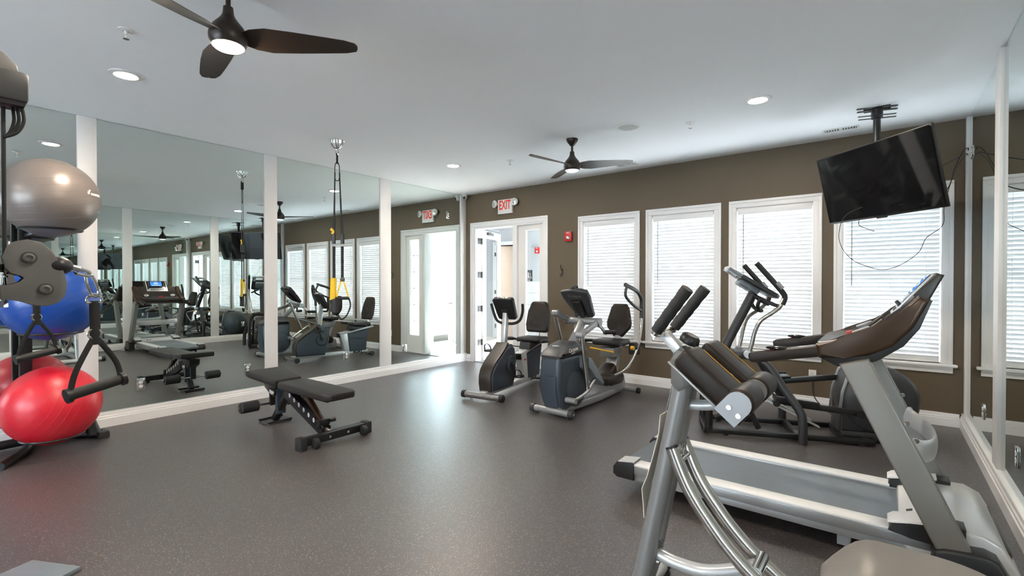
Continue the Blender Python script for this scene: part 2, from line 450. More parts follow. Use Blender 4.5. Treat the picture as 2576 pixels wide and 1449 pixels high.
BLAB = ['white slat blind on the leftmost window, beside the red fire alarm', 'white slat blind on the second window from the door', 'white slat blind on the third window, behind the elliptical console', 'white slat blind on the rightmost window, behind the television']
for wi, (a, b) in enumerate(WINS):
    x0, x1 = a + CAS, b - CAS
    w = bpy.data.objects.new('window_%d' % (wi + 1), None); COL.objects.link(w); w.location = ((x0 + x1) / 2, YB, WZ0)
    struct(w, 'double hung white window, ' + WLAB[wi])
    ox, oy, oz = w.location
    hw = (x1 - x0) / 2; hh = WZ1 - WZ0
    casing(MB(), -hw, hw, 0.0, hh, CAS, 0.0).build('window_casing', 'white_trim', w, ang=25)
    MB().b6(-hw - CAS - 0.035, hw + CAS + 0.035, -0.052, 0.05, -0.03, 0.0, bev=0.008).build('window_sill', 'white_trim', w)
    MB().prism([(0.002, -0.03), (-0.032, -0.03), (-0.03, -0.045), (-0.02, -0.06), (-0.018, -0.09), (0.002, -0.095)], 'x', -hw - CAS, hw + CAS).build('apron', 'white_trim', w, ang=25)
    mbj = MB()
    for sx in (-1, 1): mbj.b6(sx * hw - 0.006, sx * hw + 0.006, 0.0, 0.16, 0, hh)
    mbj.b6(-hw, hw, 0.0, 0.16, hh - 0.006, hh + 0.006).b6(-hw, hw, 0.04, 0.16, -0.006, 0.006)
    mbj.build('jamb', 'white_trim', w)
    for (z0, z1, yy) in ((0.0, hh * 0.5 + 0.02, 0.105), (hh * 0.5 - 0.02, hh, 0.135)):
        sm = MB()
        sm.b6(-hw + 0.006, -hw + 0.05, yy - 0.014, yy + 0.014, z0, z1).b6(hw - 0.05, hw - 0.006, yy - 0.014, yy + 0.014, z0, z1)
        sm.b6(-hw + 0.05, hw - 0.05, yy - 0.014, yy + 0.014, z0, z0 + 0.045).b6(-hw + 0.05, hw - 0.05, yy - 0.014, yy + 0.014, z1 - 0.045, z1)
        so = sm.build('sash', 'white_trim', w)
        MB().b6(-hw + 0.045, hw - 0.045, yy - 0.002, yy + 0.002, z0 + 0.04, z1 - 0.04).build('pane', 'window_glass', so)
    # blind: its own thing
    bl = thing('window_blind', BLAB[wi], 'blind', ((x0 + x1) / 2, YB + 0.045, WZ0), group='window blinds')
    bw = hw - 0.012
    MB().b6(-bw, bw, -0.043, -0.030, hh - 0.086, hh - 0.008, bev=0.004).b6(-bw, bw, -0.029, 0.02, hh - 0.05, hh - 0.008).build('valance', 'white_trim', bl)
    if slat_me is None:
        sm = MB()
        prof = []
        for k in range(6):
            u = -0.0252 + 0.0504 * k / 5; prof.append((u, 0.0025 * (1 - (u / 0.0252) ** 2)))
        prof += [(u, z - 0.0026) for u, z in reversed(prof)]
        sm.prism(prof, 'x', -1.0, 1.0)
        slat_o = sm.build('slat', 'blind_slat', bl); slat_me = slat_o.data; first = slat_o
    else: first = None
    nsl = 37; zt = hh - 0.105; zb = 0.045
    for k in range(nsl):
        if k == 0 and first is not None: o = first
        else: o = link('slat', slat_me, None, bl)
        o.location = (0.0, -0.004, zt - (zt - zb) * k / (nsl - 1))
        o.rotation_euler = (R(SLAT_TILT) + random.uniform(-0.035, 0.035), random.uniform(-0.0012, 0.0012), 0)
        o.scale = (bw - 0.004, 1, 1)
    MB().b6(-bw + 0.003, bw - 0.003, -0.026, 0.022, 0.004, 0.022, bev=0.004).build('bottom_rail', 'white_trim', bl)
    for sx in (-0.72, 0.0, 0.72):
        MB().b6(sx * bw - 0.0012, sx * bw + 0.0012, -0.031, -0.0295, 0.02, hh - 0.06).build('ladder_cord', 'white_trim', bl)
    MB().cyl((-bw * 0.83, -0.040, hh - 0.09), (-bw * 0.83, -0.040, 0.78), 0.0035, n=8).build('tilt_wand', 'grey_plate', bl)

for wi, (a, b) in enumerate(ADDED_WIN):  # added windows behind the camera, built for their daylight
    w = bpy.data.objects.new('window_%d' % (wi + 11), None); COL.objects.link(w); w.location = ((a + b) / 2, YF, 0.62); w.rotation_euler = (0, 0, PI)
    struct(w, 'white window added unseen behind the camera to brighten the room')
    hw = (b - a) / 2; hh = 1.83
    casing(MB(), -hw, hw, 0.0, hh, CAS, 0.0).build('window_casing', 'white_trim', w, ang=25)
    MB().b6(-hw - CAS - 0.03, hw + CAS + 0.03, -0.05, 0.06, -0.03, 0.0, bev=0.008).build('window_sill', 'white_trim', w)
    sm = MB().b6(-hw, -hw + 0.05, 0.08, 0.12, 0, hh).b6(hw - 0.05, hw, 0.08, 0.12, 0, hh).b6(-hw + 0.05, hw - 0.05, 0.08, 0.12, 0, 0.05).b6(-hw + 0.05, hw - 0.05, 0.08, 0.12, hh - 0.05, hh).b6(-hw + 0.05, hw - 0.05, 0.08, 0.12, hh / 2 - 0.025, hh / 2 + 0.025)
    sm.build('sash', 'white_trim', w)
    for z0, z1 in ((0.05, hh / 2 - 0.025), (hh / 2 + 0.025, hh - 0.05)): MB().b6(-hw + 0.05, hw - 0.05, 0.098, 0.102, z0, z1).build('pane', 'window_glass', w)

# ------------------------------------------------------------------ door set in the back wall
dr = bpy.data.objects.new('door_1', None); COL.objects.link(dr); dr.location = ((DOOR[0] + DOOR[1]) / 2, YB, 0)
struct(dr, 'white door frame with fixed glass sidelight under the exit sign')
DX = dr.location[0]
x0, x1, hd = DOOR[0] - DX, DOOR[1] - DX, DOOR[3]
casing(MB(), x0, x1, 0.0, hd, 0.085, 0.0).build('door_casing', 'white_trim', dr, ang=25)
mb = MB()
mb.b6(x0 - 0.004, x0 + 0.03, 0.0, 0.16, 0, hd - 0.03).b6(x1 - 0.03, x1 + 0.004, 0.0, 0.16, 0, hd - 0.03).b6(x0 - 0.004, x1 + 0.004, 0.0, 0.16, hd - 0.03, hd + 0.004)
mb.build('jamb', 'white_trim', dr)
xm0, xm1 = -5.035 - DX, -4.945 - DX
MB().b6(xm0, xm1, -0.004, 0.16, 0, hd - 0.03, bev=0.003).build('mullion', 'white_trim', dr)
sl = MB()
sl.b6(xm1, xm1 + 0.145, 0.05, 0.10, 0.02, hd - 0.03).b6(x1 - 0.115, x1 - 0.03, 0.05, 0.10, 0.02, hd - 0.03)
sl.b6(xm1 + 0.145, x1 - 0.115, 0.05, 0.10, 0.02, 0.365).b6(xm1 + 0.145, x1 - 0.115, 0.05, 0.10, 2.325, hd - 0.03)
slo = sl.build('sidelight', 'white_door', dr)
MB().b6(xm1 + 0.14, x1 - 0.11, 0.073, 0.077, 0.36, 2.33).build('pane', 'window_glass', slo)
MB().b6(x0, x1, -0.01, 0.16, 0.0, 0.012, bev=0.003).build('threshold', 'silver_paint', dr)
for z in (2.205, 1.588, 0.965, 0.345):
    MB().b6(x0 + 0.028, x0 + 0.040, 0.06, 0.16, z - 0.055, z + 0.055, bev=0.002).cyl((x0 + 0.04, 0.165, z - 0.055), (x0 + 0.04, 0.165, z + 0.055), 0.009, n=10).build('hinge', 'black_metal', dr)

leaf = bpy.data.objects.new('door_2', None); COL.objects.link(leaf)
leaf.location = (-5.878, 6.64, 0.0); leaf.rotation_euler = (0, 0, R(107))
struct(leaf, 'open white glazed door swung into the entry hall')
LW = 0.84
lf = MB()
lf.b6(0, 0.13, -0.022, 0.022, 0.012, 2.41, bev=0.002).b6(LW - 0.13, LW, -0.022, 0.022, 0.012, 2.41, bev=0.002)
lf.b6(0.13, LW - 0.13, -0.022, 0.022, 0.012, 0.33).b6(0.13, LW - 0.13, -0.022, 0.022, 2.28, 2.41)
lf.build('door_leaf', 'white_door', leaf)
MB().b6(0.12, LW - 0.12, -0.003, 0.003, 0.32, 2.29).build('pane', 'window_glass', leaf)
MB().cyl((LW - 0.06, -0.022, 0.99), (LW - 0.06, -0.07, 0.99), 0.011, n=12).tube([(LW - 0.06, -0.065, 0.99), (LW - 0.11, -0.068, 0.99), (LW - 0.17, -0.066, 0.985)], 0.009, n=10).cyl((LW - 0.06, -0.028, 0.99), (LW - 0.06, -0.022, 0.99), 0.026, n=18).build('lever_handle', 'chrome', leaf)
MB().b6(0.14, 0.38, -0.075, -0.023, 2.33, 2.385, bev=0.006).build('door_closer', 'charcoal', leaf)
MB().bar((0.30, -0.05, 2.39), (0.06, -0.10, 2.425), 0.02, 0.008).bar((0.06, -0.10, 2.425), (0.42, -0.16, 2.43), 0.02, 0.008).build('closer_arm', 'silver_paint', leaf)

# ------------------------------------------------------------------ entry hall beyond the door
HX0, HX1, HY1, HH = -9.2, -3.98, 9.8, 2.95
Y0 = YB + 0.16
struct(MB().b6(HX0 - 0.1, HX1 + 0.10, Y0, HY1 + 0.1, -0.12, -0.002).build('floor', 'pale_floor_tile'), 'pale tiled floor of the entry hall')
struct(MB().b6(HX0 - 0.1, HX1 + 0.10, Y0, HY1 + 0.1, HH, HH + 0.3).build('ceiling', 'ceiling_paint'), 'white ceiling of the entry hall')
struct(MB().b6(HX0 - 0.12, HX0, Y0 - 0.16, HY1 + 0.1, 0, HH).build('wall_left', 'grey_wall'), 'grey left wall of the entry hall')
struct(MB().b6(HX0, XL - 0.2, Y0 - 0.16, Y0, 0, HH).build('wall_front', 'grey_wall'), 'grey near wall of the entry hall')
# far wall with a doorway
fw = MB()
fw.b6(HX0, -8.20, HY1, HY1 + 0.12, 0, HH).b6(-7.28, HX1, HY1, HY1 + 0.12, 0, HH).b6(-8.20, -7.28, HY1, HY1 + 0.12, 2.44, HH)
struct(fw.build('wall_back', 'grey_wall'), 'grey far wall of the entry hall')
struct(MB().b6(-8.9, -6.6, HY1 + 1.4, HY1 + 1.5, 0, HH).b6(-8.9, -8.8, HY1 + 0.12, HY1 + 1.4, 0, HH).b6(-6.7, -6.6, HY1 + 0.12, HY1 + 1.4, 0, HH).b6(-8.9, -6.6, HY1 + 0.12, HY1 + 1.5, HH - 0.3, HH).b6(-8.9, -6.6, HY1 + 0.10, HY1 + 1.5, -0.1, 0.0).build('wall_restroom', 'grey_wall'), 'small room behind the hall doorway')
wt = bpy.data.objects.new('trim_hall_tile', None); COL.objects.link(wt); wt.location = (-5.6, HY1, 0); struct(wt, 'white tile wainscot on the hall wall')
tile_me = None
for r_ in range(5):
    for c_ in range(6):
        xa = -7.16 + c_ * 0.53
        if tile_me is None:
            o = MB().b6(0, 0.524, -0.012, 0.0, 0, 0.292, bev=0.003, seg=1).build('tile', 'white_tile', wt); tile_me = o.data
        else: o = link('tile', tile_me, None, wt)
        o.location = (xa + 5.6, 0, 0.003 + r_ * 0.297)
d3 = bpy.data.objects.new('door_3', None); COL.objects.link(d3); d3.location = (-7.74, HY1, 0); struct(d3, 'restroom doorway with a half open peach door')
casing(MB(), -0.46, 0.46, 0, 2.44, 0.09, 0.0).build('door_casing', 'white_trim', d3, ang=25)
ang = R(28)
MB().b6(0, 0.9, -0.02, 0.02, 0.01, 2.42, bev=0.003).xf(Matrix.Translation((-0.44, 0.05, 0)) @ Matrix.Rotation(ang, 4, 'Z')).build('door_leaf', 'peach_door', d3)
for z in (2.2, 1.2, 0.3): MB().b6(-0.475, -0.44, -0.03, 0.0, z - 0.05, z + 0.05).build('hinge', 'black_metal', d3)

# exterior wall of the hall: glazing to the pool
ew = MB()
ew.b6(HX1, HX1 + 0.10, Y0, 6.78, 0, HH).b6(HX1, HX1 + 0.10, 6.78, 9.8, 2.42, HH).b6(HX1, HX1 + 0.10, 9.62, 9.8, 0, 2.42).b6(HX1, HX1 + 0.10, 7.46, 7.54, 0, 2.42).b6(HX1, HX1 + 0.10, 8.34, 8.42, 0, 2.42).b6(HX1, HX1 + 0.10, 8.42, 9.62, 0, 0.22).b6(HX1, HX1 + 0.10, 6.78, 7.46, 0, 0.22)
struct(ew.build('wall_right', 'white_door'), 'white glazed outer wall of the entry hall')
cl = MB(); xa, xb = HX1 + 0.10, HX1 + 0.125  # dark cladding, unseen, added to cut sun bounce onto the nearest blinds
cl.b6(xa, xb, Y0 + 0.01, 6.78, 0, HH).b6(xa, xb, 6.78, 9.8, 2.42, HH + 0.3).b6(xa, xb, 9.62, 9.9, 0, 2.42).b6(xa, xb, 7.46, 7.54, 0, 2.42).b6(xa, xb, 8.34, 8.42, 0, 2.42).b6(xa, xb, 8.42, 9.62, 0, 0.22).b6(xa, xb, 6.78, 7.46, 0, 0.22)
struct(cl.build('trim_added_siding', 'taupe_paint'), 'unseen brown siding added outside the entry hall to dull the sun bounce')
k = 4
for (ya, yb, z0, nc, nr) in ((6.78, 7.46, 0.22, 2, 6), (8.42, 9.62, 0.22, 3, 6)):
    k += 1
    wo = bpy.data.objects.new('window_%d' % k, None); COL.objects.link(wo); wo.location = (HX1 + 0.05, (ya + yb) / 2, z0); struct(wo, 'white gridded hall window looking onto the pool')
    hw = (yb - ya) / 2; hh2 = 2.42 - z0
    mb = MB()
    for i in range(nc + 1):
        yy = -hw + 2 * hw * i / nc; t = 0.03 if i in (0, nc) else 0.012
        mb.b6(-0.02, 0.02, yy - t, yy + t, 0, hh2)
    for j in range(nr + 1):
        zz = hh2 * j / nr; t = 0.03 if j in (0, nr) else 0.012
        mb.b6(-0.02, 0.02, -hw, hw, zz - t, zz + t)
    mb.build('muntins', 'white_trim', wo)
    for i in range(nc):
        for j in range(nr):
            MB().b6(-0.002, 0.002, -hw + 2 * hw * i / nc, -hw + 2 * hw * (i + 1) / nc, hh2 * j / nr, hh2 * (j + 1) / nr).build('pane', 'tinted_glass', wo)
d4 = bpy.data.objects.new('door_4', None); COL.objects.link(d4); d4.location = (HX1 + 0.05, 7.54, 0); struct(d4, 'white outer door with lever handle and dark kick grille')
lf = MB()
lf.b6(-0.022, 0.022, 0, 0.14, 0.01, 2.42, bev=0.002).b6(-0.022, 0.022, 0.66, 0.80, 0.01, 2.42, bev=0.002).b6(-0.022, 0.022, 0.14, 0.66, 0.01, 0.4).b6(-0.022, 0.022, 0.14, 0.66, 2.25, 2.42)
lf.build('door_leaf', 'white_door', d4)
MB().b6(-0.003, 0.003, 0.13, 0.67, 0.39, 2.26).build('pane', 'tinted_glass', d4)
MB().b6(-0.03, -0.022, 0.17, 0.63, 0.06, 0.2).build('kick_grille', 'vent_dark', d4)
MB().cyl((-0.022, 0.73, 0.95), (-0.07, 0.73, 0.95), 0.011, n=10).tube([(-0.066, 0.73, 0.95), (-0.068, 0.67, 0.95), (-0.066, 0.60, 0.945)], 0.010, n=8).build('lever_handle', 'black_metal', d4)

# ------------------------------------------------------------------ outdoors
g = struct(MB().b6(-40, 60, YB + 0.3, 75, -0.35, -0.16).build('floor', 'concrete'), 'sunlit pool terrace outside')
p_ = MB().prism([(2.5, 14.5), (7, 12.0), (12, 17.0), (12, 20.5), (9, 22)], 'z', -0.158, -0.152).build('swimming_pool', 'pool_water')
tag(p_, 'turquoise swimming pool on the terrace beyond the hall windows', 'pool')
def lounger(x, y, rz, lab):
    t = thing('pool_lounger', lab, 'lounger', (x, y, -0.16), rz, 'loungers by the pool')
    fr = MB()
    for sx in (-0.28, 0.28): fr.tube([(sx, -0.9, 0.32), (sx, 0.35, 0.32)], 0.02, n=8).tube([(sx, 0.35, 0.32), (sx, 0.95, 0.85)], 0.02, n=8)
    fr.build('frame', 'sling_white', t)
    for sx in (-0.28, 0.28):
        for yy in (-0.75, 0.45): MB().cyl((sx, yy, 0), (sx, yy, 0.32), 0.02, n=8).build('leg', 'sling_white', t)
    MB().b6(-0.27, 0.27, -0.88, 0.35, 0.315, 0.33).build('sling_seat', 'sling_white', t)
    MB().bar((0, 0.35, 0.33), (0, 0.94, 0.86), 0.54, 0.015).build('sling_back', 'sling_white', t)
lounger(9.5, 25.0, R(-40), 'white pool lounger, leftmost seen past the hall door')
lounger(11.3, 24.0, R(-40), 'white pool lounger, middle one beyond the pool')
lounger(13.0, 22.6, R(-40), 'white pool lounger, last of the three beyond the pool')
def tree(x, y, h, rad, lab):
    t = thing('tree', lab, 'tree', (x, y, -0.16), 0, 'trees round the terrace')
    MB().cyl((0, 0, 0), (0, 0, h * 0.55), 0.14, 0.08, n=10).build('trunk', 'bark', t)
    bm = MB()
    rnd = random.Random(int(x * 10 + y))
    for i in range(900):
        th = rnd.uniform(0, 2 * PI); ph = math.acos(rnd.uniform(-1, 1)); rr = rad * rnd.uniform(0.55, 1.0)
        c = V((rr * math.sin(ph) * math.cos(th), rr * math.sin(ph) * math.sin(th), h * 0.62 + 1.25 * rr * math.cos(ph)))
        u = V((rnd.gauss(0, 1), rnd.gauss(0, 1), rnd.gauss(0, 1))).normalized(); w = u.cross(V((rnd.gauss(0, 1), rnd.gauss(0, 1), rnd.gauss(0, 1)))).normalized()
        sz = rad * 0.16
        vs = [bm.bm.verts.new(c + u * sz), bm.bm.verts.new(c + w * sz * 0.6), bm.bm.verts.new(c - u * sz), bm.bm.verts.new(c - w * sz * 0.6)]
        bm.bm.faces.new(vs)
    o = bm.build('crown', 'foliage', t); o['kind'] = 'stuff'
tree(-0.6, 19.0, 5.4, 1.7, 'leafy green tree nearest the hall window')
tree(5.0, 30.0, 5.6, 2.0, 'leafy green tree behind the pool loungers')
tree(13.0, 33.0, 6.5, 2.4, 'tallest leafy tree far beyond the pool')

# ================================================================== CEILING FIXTURES
def downlight(x, y, lab):
    t = thing('recessed_light', lab, 'ceiling light', (x, y, H), 0, 'recessed ceiling lights')
    MB().lathe([(0.072, -0.001), (0.074, -0.012), (0.082, -0.014), (0.108, -0.006), (0.110, 0.0)]).build('trim_ring', 'white_plastic', t)
    MB().lathe([(0.001, -0.0165), (0.045, -0.015), (0.066, -0.0125), (0.0735, -0.008), (0.0735, -0.004)]).build('lens', 'lamp_lens', t)
downlight(-4.66, 1.10, 'glowing recessed ceiling light nearest the near ceiling fan and ball rack')
downlight(-0.90, 4.675, 'glowing recessed ceiling light above the elliptical, near the television')
downlight(-4.69, 4.70, 'glowing recessed ceiling light farthest off, near the exit sign')
downlight(-0.90, 1.10, 'recessed ceiling light straight above the abdominal machine')
downlight(-4.66, -2.2, 'recessed ceiling light above the back left of the room')
downlight(-0.90, -2.2, 'recessed ceiling light above the back right of the room')

def ceiling_fan(x, y, rot, lens, lab):
    t = thing('ceiling_fan', lab, 'ceiling fan', (x, y, H), rot, 'dark ceiling fans')
    MB().lathe([(0.066, 0.0), (0.066, -0.012), (0.055, -0.035), (0.034, -0.062), (0.026, -0.075), (0.018, -0.078)]).build('canopy', 'dark_bronze', t)
    MB().cyl((0, 0, -0.07), (0, 0, -0.17), 0.0125, n=14).build('downrod', 'dark_bronze', t)
    MB().lathe([(0.014, -0.140), (0.024, -0.142), (0.026, -0.165), (0.028, -0.180), (0.036, -0.198), (0.054, -0.222), (0.074, -0.246), (0.088, -0.272), (0.094, -0.298), (0.093, -0.318), (0.087, -0.337), (0.080, -0.350), (0.074, -0.352)], n=36).build('motor_housing', 'dark_bronze', t)
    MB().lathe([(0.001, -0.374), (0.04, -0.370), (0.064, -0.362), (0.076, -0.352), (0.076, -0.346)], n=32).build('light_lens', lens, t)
    for k in range(3):
        a = 2 * PI * k / 3
        bm = MB(); secs = [(0.075, 0.045, 0.30), (0.12, 0.065, 0.32), (0.20, 0.082, 0.30), (0.34, 0.078, 0.24), (0.50, 0.066, 0.18), (0.60, 0.056, 0.14), (0.655, 0.038, 0.12), (0.665, 0.012, 0.12)]
        top, bot = [], []
        for (rr, w, tw) in secs:
            rt = []; rb = []
            for j in range(5):
                u = -1 + 2 * j / 4
                yy = u * w + 0.012; zz = -0.300 - u * w * math.tan(tw) + 0.006 * (1 - u * u)
                th = 0.004 * (1 - u * u) + 0.0012
                rt.append(bm.bm.verts.new((rr, yy, zz + th))); rb.append(bm.bm.verts.new((rr, yy, zz - th)))
            top.append(rt); bot.append(rb)
        for i in range(len(secs) - 1):
            for j in range(4):
                bm.bm.faces.new((top[i][j], top[i][j + 1], top[i + 1][j + 1], top[i + 1][j]))
                bm.bm.faces.new((bot[i][j + 1], bot[i][j], bot[i + 1][j], bot[i + 1][j + 1]))
            bm.bm.faces.new((top[i][0], top[i + 1][0], bot[i + 1][0], bot[i][0]))
            bm.bm.faces.new((top[i][4], bot[i][4], bot[i + 1][4], top[i + 1][4]))
        for i in (0, -1):
            for j in range(4): bm.bm.faces.new((top[i][j], top[i][j + 1], bot[i][j + 1], bot[i][j]))
        bm.xf(Matrix.Rotation(a, 4, 'Z'))
        bm.build('fan_blade', 'dark_bronze', t)
ceiling_fan(-2.79, 1.10, R(47), 'lamp_lens', 'near dark ceiling fan with glowing warm light')
ceiling_fan(-2.79, 4.672, R(20), 'unlit_lens_glow', 'far black ceiling fan with unlit lens given a faint glow')

t = thing('ceiling_speaker', 'round white flush ceiling speaker beside the far fan', 'speaker', (-2.114, 4.662, H))
MB().lathe([(0.118, 0.0), (0.118, -0.006), (0.104, -0.010), (0.100, -0.006), (0.100, 0)], n=36).build('rim', 'white_plastic', t)
MB().lathe([(0.001, -0.010), (0.06, -0.009), (0.1, -0.006), (0.1, -0.002)], n=36).build('grille', 'speaker_grille', t)

def sprinkler(x, y, lab):
    t = thing('sprinkler_head', lab, 'sprinkler', (x, y, H), 0, 'ceiling sprinklers')
    MB().lathe([(0.045, 0.0), (0.043, -0.005), (0.02, -0.008), (0.014, -0.004)], n=24).build('escutcheon', 'white_plastic', t)
    MB().cyl((0, 0, 0), (0, 0, -0.028), 0.010, n=12).tube([(-0.010, 0, -0.024), (-0.014, 0, -0.036), (-0.003, 0, -0.054)], 0.0025, n=8).tube([(0.010, 0, -0.024), (0.014, 0, -0.036), (0.003, 0, -0.054)], 0.0025, n=8).build('body', 'white_plastic', t)
    MB().lathe([(0.017, -0.057), (0.017, -0.055), (0.004, -0.053), (0.003, -0.050)], n=16).build('deflector', 'chrome', t)
sprinkler(-3.846, 0.91, 'white ceiling sprinkler beside the near fan')
sprinkler(-1.566, 4.93, 'white ceiling sprinkler between round speaker and recessed light')
sprinkler(-3.914, 4.97, 'white ceiling sprinkler left of the far fan')

def vent(x, y, L, lab, side):
    t = thing('ceiling_vent', lab, 'vent', (x, y, H), 0, 'slot vents in the ceiling')
    MB().b6(-L / 2 - 0.02, L / 2 + 0.02, -0.055, -0.04, -0.006, 0).b6(-L / 2 - 0.02, L / 2 + 0.02, 0.04, 0.055, -0.006, 0).b6(-L / 2 - 0.02, -L / 2, -0.04, 0.04, -0.006, 0).b6(L / 2, L / 2 + 0.02, -0.04, 0.04, -0.006, 0).b6(-0.008, 0.008, -0.04, 0.04, -0.006, 0).build('frame', 'white_plastic', t)
    MB().b6(-L / 2, L / 2, -0.04, 0.04, -0.001, 0.0).build('duct_opening', 'vent_dark', t)
    n = int(L / 0.022); me = None
    for i in range(n):
        xx = -L / 2 + L * (i + 0.5) / n
        if me is None:
            o = MB().b6(-0.0035, 0.0035, -0.04, 0.04, -0.005, -0.001).build('vent_fin', 'white_plastic', t); me = o.data
        else: o = link('vent_fin', me, None, t)
        o.location = (xx, 0, 0)
vent(-0.385, 6.10, 0.28, 'slotted ceiling vent left of the television mount', 1)
vent(-2.80, 6.12, 0.26, 'slotted ceiling vent beside the far fan', 1)

# ------------------------------------------------------------------ exit sign, alarms, hooks, outlets, security camera
t = thing('exit_sign', 'white EXIT sign with red letters and two emergency lamp heads above the door', 'exit sign', (-5.17, YB, 2.755))
MB().b6(-0.155, 0.155, -0.052, 0.0, -0.118, 0.118, bev=0.006).build('sign_housing', 'white_plastic', t)
MB().b6(-0.16, 0.16, -0.05, 0.0, -0.125, -0.10, bev=0.004).build('battery_tray', 'white_trim', t)
text('exit_lettering', 'EXIT', 0.215, 'red_letter', t, frame3((0, -0.053, 0.015), (1, 0, 0), (0, 0, 1)), bold=0.005, sx=0.58)
for sx in (-1, 1):
    lh = MB().lathe([(0.030, 0.03), (0.05, 0.02), (0.062, 0.0), (0.064, -0.02), (0.055, -0.026)], c=(0, 0, 0), axis='y', n=26).xf(Matrix.Translation((sx * 0.215, -0.055, 0.055)) @ Matrix.Rotation(R(sx * 18), 4, 'Z')).build('lamp_head', 'white_plastic', t)
    MB().lathe([(0.001, -0.030), (0.03, -0.028), (0.05, -0.024), (0.05, -0.02)], axis='y', n=22).xf(Matrix.Translation((sx * 0.215, -0.055, 0.055)) @ Matrix.Rotation(R(sx * 18), 4, 'Z')).build('lamp_glass', 'clear_plate', lh)
    MB().cyl((sx * 0.15, -0.03, 0.05), (sx * 0.20, -0.04, 0.055), 0.014, n=10).build('lamp_arm', 'white_plastic', t)

def fire_alarm(x, y, z, lab, s=1.0):
    t = thing('fire_alarm', lab, 'fire alarm', (x, y, z), 0, None)
    MB().b6(-0.062 * s, 0.062 * s, -0.045 * s, 0, -0.075 * s, 0.075 * s, bev=0.008).build('housing', 'red_plastic', t)
    MB().lathe([(0.001, -0.035 * s), (0.02 * s, -0.030 * s), (0.032 * s, -0.012 * s), (0.034 * s, 0)], axis='y', n=18).xf(Matrix.Translation((0.004, -0.045 * s, -0.025 * s))).build('strobe_lens', 'clear_plate', t)
    text('alarm_lettering', 'FIRE', 0.03 * s, 'logo_white', t, frame3((0, -0.0455 * s, 0.052 * s), (1, 0, 0), (0, 0, 1)))
fire_alarm(-3.915, YB, 2.163, 'red fire alarm strobe on the brown wall beside the leftmost window')
fire_alarm(-6.839, HY1, 2.25, 'red fire alarm strobe on the grey hall wall above the restroom sign')

t = thing('coat_hook', 'dark double coat hook on the brown wall right of the door', 'hook', (-4.04, YB, 1.615))
MB().b6(-0.014, 0.014, -0.006, 0, -0.045, 0.035, bev=0.003).build('hook_plate', 'black_metal', t)
MB().tube([(0, -0.004, 0.02), (0, -0.03, 0.03), (0, -0.055, 0.07), (0, -0.05, 0.105)], 0.006, n=10).build('upper_hook', 'black_metal', t)
MB().tube([(0, -0.004, -0.03), (0, -0.02, -0.065), (0, -0.05, -0.075), (0, -0.065, -0.05), (0, -0.055, -0.03)], 0.006, n=10).build('lower_hook', 'black_metal', t)

def outlet(loc, rz, plate, lab):
    t = thing('power_outlet', lab, 'outlet', loc, rz, None)
    MB().b6(-0.038, 0.038, -0.007, 0, -0.062, 0.062, bev=0.004).build('cover_plate', plate, t)
    for z in (-0.021, 0.021):
        s_ = MB().lathe([(0.001, -0.0105), (0.016, -0.0105), (0.0175, -0.009), (0.0175, -0.006)], axis='y', n=18).xf(Matrix.Translation((0, 0, z))).build('socket', 'white_plastic', t)
        MB().b6(-0.008, -0.006, -0.0112, -0.010, z - 0.001, z + 0.009).b6(0.006, 0.008, -0.0112, -0.010, z, z + 0.008).cyl((0, -0.0112, z - 0.008), (0, -0.010, z - 0.008), 0.0025, n=8).build('slots', 'black_plastic', s_)
outlet((-0.661, YB, 0.372), 0, 'white_plastic', 'white wall outlet under the third window, with a black cord plugged in')
outlet((-3.95, YB, 0.372), 0, 'white_plastic', 'white wall outlet behind the recumbent bike')
for y, z, lab in ((1.555, 0.374, 'clear plated outlet set in the mirror right of the red ball'), (2.62, 0.383, 'clear plated outlet in the mirror left of the bench'), (3.98, 0.386, 'clear plated outlet in the mirror behind the suspension straps'), (5.046, 0.378, 'clear plated outlet low in the mirror nearest the door'), (6.025, 2.645, 'clear plated outlet high in the mirror near the exit sign')):
    outlet((XL + 0.0005, y, z), R(90), 'clear_plate', lab)
for y, z, lab in ((5.404, 0.391, 'clear plated outlet low in the right mirror near the window corner'), (4.14, 0.382, 'clear plated outlet low in the right mirror before the treadmill'), (6.20, 2.655, 'clear plated outlet high in the right mirror, feeding the television')):
    outlet((XR - 0.0005, y, z), R(-90), 'clear_plate', lab)

t = thing('security_camera', 'small white turret security camera in the ceiling corner above the door', 'camera', (-6.06, 6.36, H))
MB().lathe([(0.055, 0.0), (0.055, -0.018), (0.05, -0.03), (0.02, -0.032)], n=26).build('base', 'white_plastic', t)
MB().sph((0, 0, -0.055), 0.045).build('camera_ball', 'white_plastic', t)
MB().lathe([(0.001, -0.006), (0.022, -0.005), (0.026, 0)], axis='y', n=20).xf(Matrix.Translation((0.022, -0.034, -0.068)) @ Matrix.Rotation(R(33), 4, 'Z') @ Matrix.Rotation(R(15), 4, 'X')).build('lens', 'black_gloss', t)

